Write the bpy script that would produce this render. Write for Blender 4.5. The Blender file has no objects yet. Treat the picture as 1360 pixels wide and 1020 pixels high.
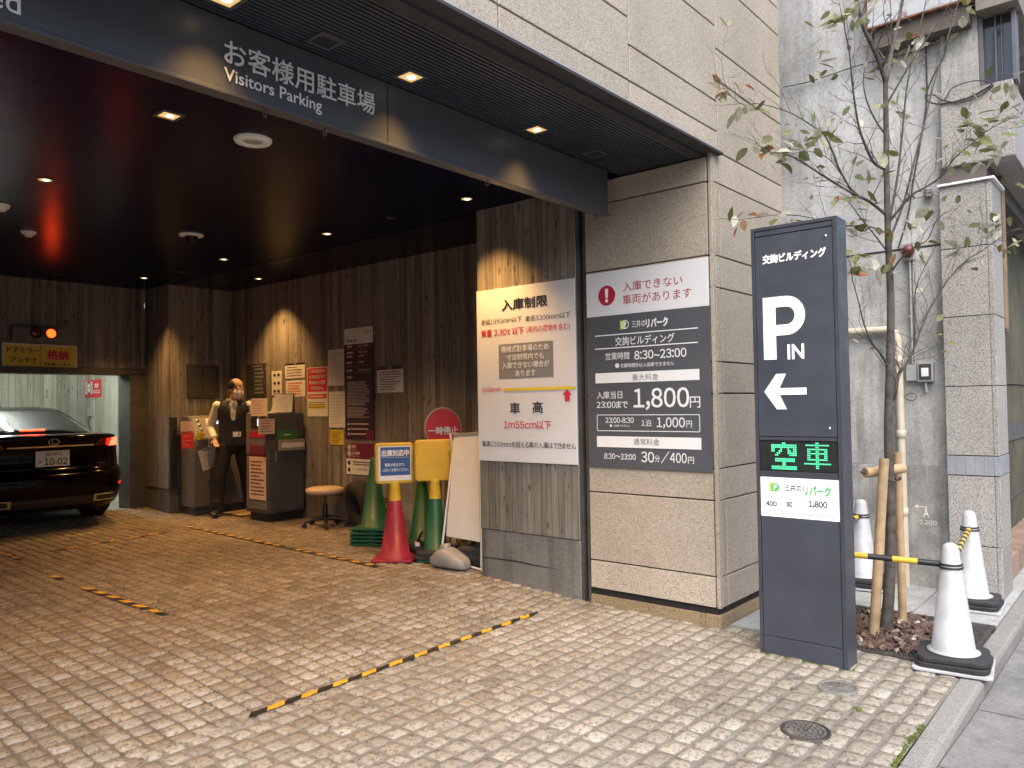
import bpy, math, random
import numpy as np
from mathutils import Vector, Matrix, Euler, noise
random.seed(7); np.random.seed(7)
SC = bpy.context.scene
COL = SC.collection
PI = math.pi
# ------------------------------------------------------------------ camera, world, sun, exposure
YAW, PITCH, ROLL, FPX = 0.8683102, 0.0257309, -0.015554, 1026.48
CAM = Vector((0, 0, 1.43))
_f = Vector((math.sin(YAW)*math.cos(PITCH), math.cos(YAW)*math.cos(PITCH), math.sin(PITCH)))
_r = Vector((math.cos(YAW), -math.sin(YAW), 0)); _u = _r.cross(_f)
_r2 = math.cos(ROLL)*_r + math.sin(ROLL)*_u; _u2 = -math.sin(ROLL)*_r + math.cos(ROLL)*_u
cd = bpy.data.cameras.new('camera'); cam = bpy.data.objects.new('camera', cd); COL.objects.link(cam)
cam.matrix_world = Matrix(((_r2.x, _u2.x, -_f.x, CAM.x), (_r2.y, _u2.y, -_f.y, CAM.y), (_r2.z, _u2.z, -_f.z, CAM.z), (0, 0, 0, 1)))
cd.sensor_fit = 'HORIZONTAL'; cd.sensor_width = 36.0; cd.lens = FPX/1360*36; cd.clip_start = 0.05; cd.clip_end = 500
SC.camera = cam
SUN_EL, SUN_AZ = math.radians(52), math.radians(226)      # azimuth clockwise from +Y
w = bpy.data.worlds.new('World'); SC.world = w; w.use_nodes = True
sky = w.node_tree.nodes.new('ShaderNodeTexSky'); sky.sky_type = 'NISHITA'; sky.sun_disc = False
sky.sun_elevation = SUN_EL; sky.sun_rotation = SUN_AZ; sky.air_density = 1.0; sky.dust_density = 4.0; sky.ozone_density = 1.0
bg = w.node_tree.nodes['Background']; bg.inputs[1].default_value = 0.15
w.node_tree.links.new(sky.outputs[0], bg.inputs[0])
sl = bpy.data.lights.new('sun', 'SUN'); sl.energy = 1.5; sl.angle = math.radians(70); sl.color = (1.0, 0.985, 0.97)
sun = bpy.data.objects.new('sun', sl); COL.objects.link(sun)
_sd = Vector((math.sin(SUN_AZ)*math.cos(SUN_EL), math.cos(SUN_AZ)*math.cos(SUN_EL), math.sin(SUN_EL)))
sun.rotation_euler = (-_sd).to_track_quat('-Z', 'Y').to_euler()
SC.view_settings.view_transform = 'Standard'; SC.view_settings.look = 'None'
SC.view_settings.exposure = 1.12; SC.view_settings.gamma = 1.0
DOWN_W, SOFFIT_W, TUBE_E = 80.0, 16.0, 170.0
WARM = (1.0, 0.53, 0.165)

# ------------------------------------------------------------------ pixel helpers (photograph pixels -> points on real planes)
def ray(x, y): return _r2*((x-680)/FPX) - _u2*((y-510)/FPX) + _f
def onx(x, y, X): d = ray(x, y); return CAM + d*((X-CAM.x)/d.x)
def ony(x, y, Y): d = ray(x, y); return CAM + d*((Y-CAM.y)/d.y)
def onz(x, y, z): d = ray(x, y); return CAM + d*((z-CAM.z)/d.z)
def gz(Y): return float(np.interp(Y, [-30, .9, 2.2, 3.2, 4.24, 9.55, 10.2, 20], [-.4, -.035, -.014, 0, .055, .125, .165, .165]))

# ------------------------------------------------------------------ mesh builder
class MB:
    def __init__(s): s.v = []; s.f = []; s.m = []; s.s = []; s.M = Matrix()
    def add(s, vs, fs, mi=0, sm=False):
        b = len(s.v); s.v += [s.M @ Vector(v) for v in vs]
        for f in fs: s.f.append([i+b for i in f]); s.m.append(mi); s.s.append(sm)
        return s
    def box(s, a, b, mi=0):
        x0, y0, z0 = [min(p, q) for p, q in zip(a, b)]; x1, y1, z1 = [max(p, q) for p, q in zip(a, b)]
        return s.add([(x0,y0,z0),(x1,y0,z0),(x1,y1,z0),(x0,y1,z0),(x0,y0,z1),(x1,y0,z1),(x1,y1,z1),(x0,y1,z1)],
              [(3,2,1,0),(4,5,6,7),(0,1,5,4),(1,2,6,5),(2,3,7,6),(3,0,4,7)], mi)
    def tube(s, pts, rad, n=8, mi=0, caps=True, sm=True, flat=1.0):
        pts = [Vector(p) for p in pts]
        if not hasattr(rad, '__len__'): rad = [rad]*len(pts)
        vs = []; prev = None
        for i, p in enumerate(pts):
            t = (pts[min(i+1, len(pts)-1)] - pts[max(i-1, 0)]).normalized()
            if prev is None:
                a = Vector((0,0,1)) if abs(t.z) < .9 else Vector((1,0,0))
                prev = t.cross(a).normalized()
            u = (prev - t*prev.dot(t)).normalized(); prev = u; q = t.cross(u)
            for k in range(n):
                an = 2*PI*k/n; vs.append(p + (u*math.cos(an) + q*math.sin(an)*flat)*rad[i])
        fs = []
        for i in range(len(pts)-1):
            for k in range(n):
                a = i*n+k; b = i*n+(k+1) % n; fs.append((a, b, b+n, a+n))
        s.add(vs, fs, mi, sm)
        if caps:
            L = len(pts)-1
            s.add(vs[:n], [list(range(n))[::-1]], mi); s.add(vs[L*n:], [list(range(n))], mi)
        return s
    def lathe(s, prof, c=(0,0,0), n=32, mi=0, sm=True, sq=None):
        c = Vector(c); vs = []
        for r, z in prof:
            for k in range(n):
                a = 2*PI*(k+.5)/n; ca, sa = math.cos(a), math.sin(a); e = r
                if sq: e = r/((abs(ca)**sq+abs(sa)**sq)**(1/sq))
                vs.append(c + Vector((e*ca, e*sa, z)))
        fs = []
        for i in range(len(prof)-1):
            for k in range(n):
                a = i*n+k; b = i*n+(k+1) % n; fs.append((a, b, b+n, a+n))
        s.add(vs, fs, mi, sm)
        if prof[0][0] > 1e-6: s.add(vs[:n], [list(range(n))[::-1]], mi)
        if prof[-1][0] > 1e-6: s.add(vs[-n:], [list(range(n))], mi)
        return s
    def loft(s, rings, mi=0, sm=True, caps=True, mfun=None):
        n = len(rings[0]); vs = [v for r in rings for v in r]
        for i in range(len(rings)-1):
            for k in range(n):
                a = i*n+k; b = i*n+(k+1) % n
                s.f.append([len(s.v)+j for j in (a, b, b+n, a+n)]); s.m.append(mfun(i, k) if mfun else mi); s.s.append(sm)
        if caps:
            s.f.append([len(s.v)+j for j in range(n)][::-1]); s.m.append(mi); s.s.append(False)
            s.f.append([len(s.v)+(len(rings)-1)*n+j for j in range(n)]); s.m.append(mi); s.s.append(False)
        s.v += [s.M @ Vector(v) for v in vs]
        return s
    def ball(s, c, r, n=12, m=8, mi=0):
        c = Vector(c); r = Vector(r) if hasattr(r, '__len__') else Vector((r,)*3)
        rings = []
        for i in range(1, m):
            t = PI*i/m
            rings.append([c + Vector((r.x*math.sin(t)*math.cos(2*PI*k/n), r.y*math.sin(t)*math.sin(2*PI*k/n), -r.z*math.cos(t))) for k in range(n)])
        s.loft(rings, mi, True, False)
        b = len(s.v) - n*(m-1)
        s.v += [s.M @ (c - Vector((0,0,r.z))), s.M @ (c + Vector((0,0,r.z)))]
        for k in range(n):
            s.f.append([b+(k+1) % n, b+k, len(s.v)-2]); s.m.append(mi); s.s.append(True)
            e = b+n*(m-2); s.f.append([e+k, e+(k+1) % n, len(s.v)-1]); s.m.append(mi); s.s.append(True)
        return s
    def prism(s, F, poly, d0, d1, mi=0):       # polygon in frame F between normal offsets d0 < d1
        n = len(poly); vs = [F.p(u, v, d0) for u, v in poly] + [F.p(u, v, d1) for u, v in poly]
        s.add(vs, [list(range(n))[::-1], list(range(n, 2*n))] + [(i, (i+1) % n, n+(i+1) % n, n+i) for i in range(n)], mi)
        return s
    def rect(s, F, u0, v0, u1, v1, off=.002, mi=0):
        return s.add([F.p(u0,v0,off), F.p(u1,v0,off), F.p(u1,v1,off), F.p(u0,v1,off)], [(0,1,2,3)], mi)
    def disc(s, F, u, v, r, off=.002, mi=0, n=28, rv=None):
        rv = rv or r
        return s.add([F.p(u+r*math.cos(2*PI*k/n), v+rv*math.sin(2*PI*k/n), off) for k in range(n)], [list(range(n))], mi)
    def ring(s, F, u, v, r0, r1, off=.002, mi=0, n=28):
        vs = [F.p(u+r*math.cos(2*PI*k/n), v+r*math.sin(2*PI*k/n), off) for r in (r0, r1) for k in range(n)]
        return s.add(vs, [(k, (k+1) % n, n+(k+1) % n, n+k)[::-1] for k in range(n)], mi)
    def build(s, name, mats, parent=None, bev=0, seg=2, sub=0, remesh=0, smooth_it=0, solid=0):
        root = parent
        while root is not None and root.parent is not None: root = root.parent
        o0 = Vector(root.location) if root is not None else Vector((0,0,0))
        me = bpy.data.meshes.new(name)
        me.from_pydata([tuple(v-o0) for v in s.v], [], s.f)
        for m in (mats if isinstance(mats, (list, tuple)) else [mats]): me.materials.append(m)
        me.polygons.foreach_set('material_index', s.m); me.polygons.foreach_set('use_smooth', s.s); me.update()
        o = bpy.data.objects.new(name, me); COL.objects.link(o)
        if parent is not None: o.parent = parent
        if bev:
            b = o.modifiers.new('b', 'BEVEL'); b.width = bev; b.segments = seg; b.limit_method = 'ANGLE'; b.angle_limit = math.radians(35)
        if solid:
            b = o.modifiers.new('so', 'SOLIDIFY'); b.thickness = solid; b.offset = 1
        if sub:
            b = o.modifiers.new('s', 'SUBSURF'); b.levels = sub; b.render_levels = sub
        if remesh:
            b = o.modifiers.new('r', 'REMESH'); b.mode = 'VOXEL'; b.voxel_size = remesh; b.use_smooth_shade = True
            if smooth_it:
                q = o.modifiers.new('sm', 'SMOOTH'); q.factor = .5; q.iterations = smooth_it
        return o
def bake(o):
    dg = bpy.context.evaluated_depsgraph_get(); dg.update()
    me = bpy.data.meshes.new_from_object(o.evaluated_get(dg)); o.modifiers.clear(); o.data = me
    return o
class Fr:                                        # a flat frame: origin, right, up, normal
    def __init__(s, O, U, V=(0,0,1)): s.O = Vector(O); s.U = Vector(U).normalized(); s.V = Vector(V).normalized(); s.N = s.U.cross(s.V).normalized()
    def p(s, u, v, n=0): return s.O + s.U*u + s.V*v + s.N*n
    def uv(s, P): d = Vector(P)-s.O; return d.dot(s.U), d.dot(s.V)
    def px(s, x, y):
        d = ray(x, y); t = (s.O-CAM).dot(s.N)/d.dot(s.N); return s.uv(CAM+d*t)
def PX(c): return Fr((c,0,0), (0,-1,0))
def PY(c): return Fr((0,c,0), (1,0,0))
# ------------------------------------------------------------------ lettering
_tc = {}
def _raw(t, bold, res):
    k = (t, bold, res)
    if k not in _tc:
        c = bpy.data.curves.new('t', 'FONT'); c.body = t; c.size = 1; c.offset = bold; c.resolution_u = res; c.fill_mode = 'FRONT'
        o = bpy.data.objects.new('t', c); me = o.to_mesh()
        vs = [(v.co.x, v.co.y) for v in me.vertices]; fs = [list(p.vertices) for p in me.polygons]
        o.to_mesh_clear(); bpy.data.objects.remove(o); bpy.data.curves.remove(c)
        _tc[k] = (vs, fs)
    return _tc[k]
def glyphs(t, bold=0.0, res=3):
    if not any(c.isdigit() for c in t): return _raw(t, bold, res)
    V, Fc, x = [], [], 0.0                      # numerals set in the Japanese face, each glyph spaced by its own ink
    for ch in t:
        if ch == ' ': x += .3; continue
        wide = ord(ch) < 127 and ch not in '~-'
        vs, fs = _raw(chr(ord(ch)+0xFEE0) if wide else ch, bold, res)
        if not vs: continue
        ax = min(v[0] for v in vs); bx = max(v[0] for v in vs); sb = .045 if ord(ch) < 127 else .03
        b0 = len(V); V += [(v[0]-ax+x+sb, v[1]) for v in vs]; Fc += [[i+b0 for i in f] for f in fs]; x += bx-ax+2*sb
    return V, Fc
def _cjk(t): return any(ord(c) > 0x2e80 for c in t)
def _lay(mb, t, F, fx, fy, ex, ey, mi, bold, off, res):       # heavy strokes: the same glyphs laid again a hair to the side
    dig = any(c.isdigit() for c in t); vs, fs = glyphs(t, 0.0 if _cjk(t) or dig else bold, res)
    sh = [(0, 0)]
    if bold > .004 and (_cjk(t) or dig):
        q = bold*.8; sh = [(-q, -q), (q, -q), (-q, q), (q, q)] if bold > .01 else [(-q, 0), (q, 0)]
        if bold > .03: sh += [(0, 0), (-q, 0), (q, 0), (0, q), (0, -q)]
    for k, (dx, dy) in enumerate(sh): mb.add([F.p(fx(x)+dx*ex, fy(y)+dy*ey, off+.0002*k) for x, y in vs], fs, mi)
def _ext(t, bold, res):
    cj = _cjk(t) or any(c.isdigit() for c in t); vs, _ = glyphs(t, 0.0 if cj else bold, res); xs = [v[0] for v in vs]; ys = [v[1] for v in vs]
    p = bold*.8 if cj else 0; return min(xs)-p, max(xs)+p, min(ys)-p, max(ys)+p
def text(mb, t, F, u0, v0, u1, v1, mi=0, bold=.0, off=.003, res=3):      # stretch the ink box of t over u0..u1, v0..v1
    ax, bx, ay, by = _ext(t, bold, res); kx = (u1-u0)/(bx-ax); ky = (v1-v0)/(by-ay)
    _lay(mb, t, F, lambda x: u0+(x-ax)*kx, lambda y: v0+(y-ay)*ky, kx, ky, mi, bold, off, res)
def tfit(mb, t, F, u, vc, h, wmax=None, mi=0, bold=.0, off=.003, align='l', res=3):   # natural proportions, height h
    ax, bx, ay, by = _ext(t, bold, res); k = h/(by-ay); wd = (bx-ax)*k; kx = k
    if wmax and wd > wmax: kx = k*wmax/wd; wd = wmax
    u0 = u if align == 'l' else u-wd/2 if align == 'c' else u-wd
    _lay(mb, t, F, lambda x: u0+(x-ax)*kx, lambda y: vc-h/2+(y-ay)*k, kx, k, mi, bold, off, res)
def tpx(mb, t, F, x0, yt, yb, x1, mi=0, bold=.0, off=.003, res=3):
    a, vt = F.px(x0, yt); _, vb = F.px(x0, yb); b, _ = F.px(x1, (yt+yb)/2); text(mb, t, F, a, vb, b, vt, mi, bold, off, res)
def rpx(mb, F, x0, yt, yb, x1, mi=0, off=.002):
    a, vt = F.px(x0, yt); _, vb = F.px(x0, yb); b, _ = F.px(x1, (yt+yb)/2); mb.rect(F, a, vb, b, vt, off, mi); return a, vb, b, vt
def scribble(mb, F, u0, v0, u1, v1, rows, mi, rnd, fill=.6, off=.003, ragged=.35):   # print too small to read: rows of short dashes
    p = (v1-v0)/rows
    for i in range(rows):
        vc = v1-p*(i+.5); u = u0; end = u0+(u1-u0)*(1-ragged*rnd.random())
        while u < end:
            l = p*fill*(.5+1.2*rnd.random()); mb.rect(F, u, vc-p*fill/2, min(u+l, u1), vc+p*fill/2*(.6+.4*rnd.random()), off, mi); u += l+p*.22
# ------------------------------------------------------------------ things
def thing(name, label, cat, loc=(0,0,0), group=None, kind=None):
    o = bpy.data.objects.new(name, None); COL.objects.link(o); o.location = loc; o.empty_display_size = .1
    return tag(o, label, cat, group, kind)
def tag(o, label, cat=None, group=None, kind=None):
    o['label'] = label
    if cat: o['category'] = cat
    if group: o['group'] = group
    if kind: o['kind'] = kind
    return o
def single(o, label, cat, group=None): return tag(o, label, cat, group)
def kids(o): return [c for c in bpy.data.objects if c.parent == o]
def copy_tree(o, loc=None, rz=None, label=None):
    def cp(q, par):
        c = q.copy(); COL.objects.link(c); c.parent = par
        for ch in kids(q): cp(ch, c)
        return c
    c = cp(o, None)
    if loc is not None: c.location = loc
    if rz is not None: c.rotation_euler.z = rz
    if label: c['label'] = label
    return c
# ------------------------------------------------------------------ materials
def nmat(name):
    m = bpy.data.materials.new(name); m.use_nodes = True
    nt = m.node_tree; b = nt.nodes['Principled BSDF']; return m, nt, b
def nd(nt, typ, **kw):
    n = nt.nodes.new('ShaderNode'+typ)
    for k, v in kw.items():
        if k == 'inp':
            for i, x in v.items(): n.inputs[i].default_value = x
        else: setattr(n, k, v)
    return n
def lk(nt, a, b): nt.links.new(a, b)
def ramp(nt, src, stops, interp='LINEAR'):
    r = nd(nt, 'ValToRGB'); r.color_ramp.interpolation = interp
    e = r.color_ramp.elements
    while len(e) < len(stops): e.new(.5)
    for q, (p, c) in zip(e, stops): q.position = p; q.color = (*c, 1) if len(c) == 3 else c
    lk(nt, src, r.inputs[0]); return r.outputs[0]
def mixc(nt, a, b, fac, mode='MIX'):
    m = nd(nt, 'Mix', data_type='RGBA', blend_type=mode)
    for sock, val in ((m.inputs[0], fac), (m.inputs[6], a), (m.inputs[7], b)):
        if hasattr(val, 'links'): lk(nt, val, sock)
        else: sock.default_value = val if not hasattr(val, '__len__') else ((*val, 1) if len(val) == 3 else val)
    return m.outputs[2]
def math_(nt, op, a, b=0.0):
    m = nd(nt, 'Math', operation=op)
    for s_, v in ((m.inputs[0], a), (m.inputs[1], b)):
        if hasattr(v, 'links'): lk(nt, v, s_)
        else: s_.default_value = v
    return m.outputs[0]
def noise_(nt, vec, scale, detail=4, rough=.55, dim='3D'):
    n = nd(nt, 'TexNoise', noise_dimensions=dim, inp={'Scale': scale, 'Detail': detail, 'Roughness': rough})
    if vec is not None: lk(nt, vec, n.inputs['Vector'])
    return n.outputs[0]
def pos(nt): return nd(nt, 'NewGeometry').outputs['Position']
def objc(nt): return nd(nt, 'TexCoord').outputs['Object']
def scaled(nt, vec, sc):
    m = nd(nt, 'Mapping'); m.inputs['Scale'].default_value = sc; lk(nt, vec, m.inputs['Vector']); return m.outputs[0]
def bump(nt, b, h, strength=.4, dist=.01):
    n = nd(nt, 'Bump', inp={'Strength': strength, 'Distance': dist}); lk(nt, h, n.inputs['Height']); lk(nt, n.outputs[0], b.inputs['Normal'])
def C(*h): return tuple(h)
def simple(name, col, rough=.5, metal=0, var=.12, scale=6, bmp=.0, bscale=60, spec=.5, coat=0, trans=0, alpha=1, sss=0):
    m, nt, b = nmat(name); oc = objc(nt)
    n = noise_(nt, oc, scale, 5)
    lo = tuple(c*(1-var*1.6) for c in col); hi = tuple(min(1, c*(1+var)) for c in col)
    lk(nt, ramp(nt, n, [(.3, lo), (.7, hi)]), b.inputs['Base Color'])
    rv = .35*rough if var > 0 else 0
    lk(nt, ramp(nt, noise_(nt, oc, scale*3.1, 4), [(.3, (max(rough-min(.1, rv), .02),)*3), (.7, (min(rough+min(.12, rv), 1),)*3)]), b.inputs['Roughness'])
    b.inputs['Metallic'].default_value = metal; b.inputs['Specular IOR Level'].default_value = spec
    b.inputs['Coat Weight'].default_value = coat; b.inputs['Transmission Weight'].default_value = trans; b.inputs['Alpha'].default_value = alpha
    if sss: b.inputs['Subsurface Weight'].default_value = sss; b.inputs['Subsurface Radius'].default_value = (.012, .006, .004)
    if bmp: bump(nt, b, noise_(nt, oc, bscale, 6), bmp, .004)
    return m
def emit(name, col, st, base=(.02,.02,.02)):
    m, nt, b = nmat(name); b.inputs['Base Color'].default_value = (*base, 1)
    b.inputs['Emission Color'].default_value = (*col, 1); b.inputs['Emission Strength'].default_value = st; return m
def mat_granite(name, dark, light, speck, ps=1.0):
    m, nt, b = nmat(name); p = pos(nt)
    isl = nd(nt, 'NewGeometry').outputs['Random Per Island']
    v = nd(nt, 'TexVoronoi', inp={'Scale': 300*ps}); lk(nt, p, v.inputs['Vector'])
    grain = ramp(nt, nd_sep(nt, v.outputs['Color']), [(.0, speck), (.16, speck), (.24, dark), (.6, light), (1, tuple(min(1, c*1.18) for c in light))])
    big = noise_(nt, p, 1.3, 5, .6)
    tint = ramp(nt, big, [(.3, (.84,.83,.80)), (.7, (1.05,1.04,1.02))])
    c = mixc(nt, grain, tint, 1.0, 'MULTIPLY')
    c = mixc(nt, c, ramp(nt, isl, [(0, (.86,.855,.84)), (1, (1.06,1.05,1.05))]), 1.0, 'MULTIPLY')
    st = ramp(nt, noise_(nt, scaled(nt, p, (5, 5, .5)), 1.6, 5, .6), [(.5, (1,1,1)), (.75, (.86,.845,.82))])
    c = mixc(nt, c, st, .3, 'MULTIPLY')
    lk(nt, c, b.inputs['Base Color']); b.inputs['Roughness'].default_value = .62
    bump(nt, b, noise_(nt, p, 160, 4), .25, .003); return m
def nd_sep(nt, col):
    s = nd(nt, 'SeparateColor'); lk(nt, col, s.inputs[0]); return s.outputs[0]
def mat_boards(name, lo, mid, hi, pitch=13.0, grain=1.0):      # concrete cast against rough vertical boards
    m, nt, b = nmat(name); p = pos(nt); sp = nd(nt, 'SeparateXYZ'); lk(nt, p, sp.inputs[0])
    u = math_(nt, 'ADD', sp.outputs[0], sp.outputs[1]); z = sp.outputs[2]
    vo = nd(nt, 'TexVoronoi', voronoi_dimensions='1D', feature='F1', inp={'Scale': pitch}); lk(nt, u, vo.inputs['W'])
    ve = nd(nt, 'TexVoronoi', voronoi_dimensions='1D', feature='DISTANCE_TO_EDGE', inp={'Scale': pitch}); lk(nt, u, ve.inputs['W'])
    plank = nd_sep(nt, vo.outputs['Color'])
    cx = nd(nt, 'CombineXYZ'); lk(nt, math_(nt, 'MULTIPLY', u, 55.0), cx.inputs[0]); lk(nt, math_(nt, 'MULTIPLY', plank, 37.0), cx.inputs[1]); lk(nt, math_(nt, 'MULTIPLY', z, 2.2), cx.inputs[2])
    g = noise_(nt, cx.outputs[0], 1.0, 6, .65)
    cy = nd(nt, 'CombineXYZ'); lk(nt, math_(nt, 'MULTIPLY', u, 9.0), cy.inputs[0]); lk(nt, math_(nt, 'MULTIPLY', plank, 11.0), cy.inputs[1]); lk(nt, math_(nt, 'MULTIPLY', z, 1.1), cy.inputs[2])
    blot = noise_(nt, cy.outputs[0], 1.0, 5, .62)
    ck = nd(nt, 'CombineXYZ'); lk(nt, math_(nt, 'MULTIPLY', u, 26.0), ck.inputs[0]); lk(nt, math_(nt, 'MULTIPLY', plank, 5.0), ck.inputs[1]); lk(nt, math_(nt, 'MULTIPLY', z, 7.0), ck.inputs[2])
    knot = noise_(nt, ck.outputs[0], 1.0, 2, .5)
    t = math_(nt, 'ADD', math_(nt, 'MULTIPLY', plank, .24), math_(nt, 'ADD', math_(nt, 'MULTIPLY', g, .52*grain), math_(nt, 'MULTIPLY', blot, .48)))
    c = ramp(nt, t, [(.40, lo), (.60, mid), (.82, hi)])
    c = mixc(nt, c, tuple(x*.38 for x in lo), ramp(nt, knot, [(.63, (0,0,0)), (.72, (.8,.8,.8))]))
    c = mixc(nt, c, tuple(x*.35 for x in lo), ramp(nt, ve.outputs['Distance'], [(0, (.85,)*3), (.045, (0,0,0))]))
    lk(nt, c, b.inputs['Base Color']); b.inputs['Roughness'].default_value = .78; b.inputs['Specular IOR Level'].default_value = .3
    h = math_(nt, 'ADD', math_(nt, 'MULTIPLY', g, .5), math_(nt, 'ADD', math_(nt, 'MULTIPLY', plank, .6), math_(nt, 'MINIMUM', math_(nt, 'MULTIPLY', ve.outputs['Distance'], 9.0), .6)))
    bump(nt, b, h, .75, .008); return m
def mat_concrete(name, lo, hi, stain=(.6,.6,.58), sc=1.0, bmp=.35):
    m, nt, b = nmat(name); p = pos(nt)
    a = noise_(nt, p, 2.2*sc, 8, .62); d = noise_(nt, scaled(nt, p, (7, 7, .7)), 1.2*sc, 6, .6); f = noise_(nt, p, 45*sc, 6, .7)
    c = ramp(nt, a, [(.3, lo), (.68, hi)])
    c = mixc(nt, c, stain, ramp(nt, d, [(.48, (0,0,0)), (.7, (.9,.9,.9))]), 'MULTIPLY')
    c = mixc(nt, c, ramp(nt, f, [(.32, (.72,.72,.72)), (.6, (1.08,1.08,1.08))]), .8, 'MULTIPLY')
    lk(nt, c, b.inputs['Base Color']); b.inputs['Roughness'].default_value = .85; b.inputs['Specular IOR Level'].default_value = .25
    bump(nt, b, math_(nt, 'ADD', f, a), bmp, .006); return m
def mat_cobble(name, light_tint=(1, 1, 1)):
    m, nt, b = nmat(name); p = pos(nt); isl = nd(nt, 'NewGeometry').outputs['Random Per Island']
    c = ramp(nt, isl, [(0, (.28,.256,.218)), (.3, (.37,.343,.295)), (.55, (.43,.404,.354)), (.8, (.33,.302,.262)), (1, (.48,.457,.408))])
    worn = noise_(nt, p, 44, 7, .7); fine = noise_(nt, p, 240, 4, .6)
    c = mixc(nt, c, (.15,.115,.082), ramp(nt, worn, [(.39, (.82,)*3), (.50, (0,0,0))]))
    c = mixc(nt, c, ramp(nt, fine, [(.3, (.72,.71,.69)), (.7, (1.15,1.15,1.14))]), 1, 'MULTIPLY')
    c = mixc(nt, c, ramp(nt, noise_(nt, p, .8, 4), [(.32, (.72,.70,.67)), (.7, (1.08,1.08,1.07))]), 1, 'MULTIPLY')
    c = mixc(nt, c, light_tint, 1.0, 'MULTIPLY')
    oil = noise_(nt, p, 1.9, 6, .7)
    c = mixc(nt, c, (.5,.47,.43), ramp(nt, oil, [(.60, (0,0,0)), (.70, (.8,)*3)]), 'MULTIPLY')
    lk(nt, c, b.inputs['Base Color'])
    lk(nt, ramp(nt, worn, [(.35, (.85,)*3), (.65, (.52,)*3)]), b.inputs['Roughness']); b.inputs['Specular IOR Level'].default_value = .4
    bump(nt, b, math_(nt, 'ADD', worn, math_(nt, 'MULTIPLY', fine, .35)), .6, .012); return m

M = {}
M['stone'] = mat_granite('granite_beige', (.345,.306,.255), (.445,.403,.345), (.21,.178,.145))
M['stone_pale'] = mat_granite('granite_pale', (.42,.378,.315), (.53,.485,.42), (.20,.16,.115))
M['stone_wet'] = mat_granite('granite_base', (.24,.18,.105), (.35,.275,.17), (.07,.052,.035))
M['joint'] = simple('joint_black', (.022,.02,.018), .8)
M['boards'] = mat_boards('board_concrete', (.10,.088,.074), (.195,.172,.146), (.30,.27,.235), 17.0)
M['boards_grey'] = mat_boards('board_concrete_pier', (.10,.09,.076), (.20,.182,.157), (.30,.278,.245), 17.0)
M['boards_pale'] = mat_boards('board_concrete_booth', (.20,.195,.165), (.36,.355,.30), (.48,.47,.41), 9.0)
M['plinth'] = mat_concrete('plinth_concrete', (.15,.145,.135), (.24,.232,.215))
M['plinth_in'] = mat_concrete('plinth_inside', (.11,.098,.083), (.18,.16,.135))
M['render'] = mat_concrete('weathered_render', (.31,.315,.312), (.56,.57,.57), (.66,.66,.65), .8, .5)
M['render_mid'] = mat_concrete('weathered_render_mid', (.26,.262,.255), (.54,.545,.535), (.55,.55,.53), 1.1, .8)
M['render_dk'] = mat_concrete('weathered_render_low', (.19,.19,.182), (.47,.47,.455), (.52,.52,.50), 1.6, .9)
M['rough'] = mat_concrete('roughcast', (.26,.26,.25), (.46,.46,.44), (.6,.58,.55), 1.6, 1.0)
M['ngranite'] = mat_granite('granite_grey', (.27,.265,.255), (.40,.395,.385), (.10,.10,.10), 1.0)
M['kerb'] = mat_granite('granite_kerb', (.21,.21,.205), (.30,.30,.29), (.11,.11,.105), 1.4)
M['slab'] = mat_concrete('road_slabs', (.15,.15,.145), (.24,.24,.232), (.75,.75,.73), 1.0, .4)
M['tile'] = mat_concrete('pavement_tile', (.28,.285,.28), (.42,.425,.42), (.8,.8,.8), 1.3, .3)
M['floor'] = mat_concrete('booth_floor', (.20,.20,.18), (.30,.30,.275))
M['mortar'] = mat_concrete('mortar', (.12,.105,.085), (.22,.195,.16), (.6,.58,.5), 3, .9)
M['cobble'] = mat_cobble('cobble'); M['cobble_dim'] = mat_cobble('cobble_dim_light', (.76, .665, .55)); M['cobble_half_dim'] = mat_cobble('cobble_half_light', (.87, .82, .745)); M['mortar_pale'] = mat_concrete('mortar_pale', (.17,.158,.137), (.27,.255,.225), (.7,.69,.64), 3, .9)  # darker, warmer cobble copies: dim garage light put into the stone colour
M['steel_dk'] = simple('charcoal_steel', (.068,.073,.080), .45, .0, .1, 2.5, .05, 9, .5)
M['trim_dk'] = simple('trim_dark', (.050,.051,.054), .75, 0, .1, 3, 0, 60, .2)
M['soffit'] = simple('soffit_slats', (.040,.048,.064), .42, .0, .15, 2)
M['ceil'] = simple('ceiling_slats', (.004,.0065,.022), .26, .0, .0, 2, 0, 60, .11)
M['steel'] = simple('jamb_steel', (.10,.095,.088), .5, .3, .2, 5)
M['alu'] = simple('aluminium', (.52,.53,.54), .35, .8, .08, 5)
M['tower'] = simple('tower_grey', (.054,.062,.081), .42, 0, .10, 3, .03, 40)
M['tower_side'] = simple('tower_frame', (.050,.055,.068), .38, 0, .1, 3)
M['white'] = simple('white_print', (.78,.79,.80), .45, 0, .03, 4)
M['sign_white'] = simple('sign_white', (.70,.71,.73), .35, 0, .03, 2)
M['sign_grey'] = simple('sign_grey', (.085,.092,.105), .38, 0, .05, 3)
M['ink'] = simple('ink_black', (.022,.024,.035), .5, 0, .02, 4)
M['ink_mid'] = simple('ink_mid', (.05,.05,.05), .5, 0, .02, 4)
M['grey_ink'] = simple('ink_grey', (.22,.22,.225), .5, 0, .02, 4)
M['red'] = simple('ink_red', (.62,.035,.05), .45, 0, .04, 4)
M['crimson'] = simple('ink_crimson', (.42,.02,.05), .45, 0, .04, 4)
M['maroon'] = simple('ink_maroon', (.16,.02,.045), .5, 0, .04, 4)
M['yellow'] = simple('print_yellow', (.74,.56,.06), .45, 0, .06, 4)
M['lime'] = simple('print_lime', (.48,.62,.10), .45, 0, .04, 4)
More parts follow.
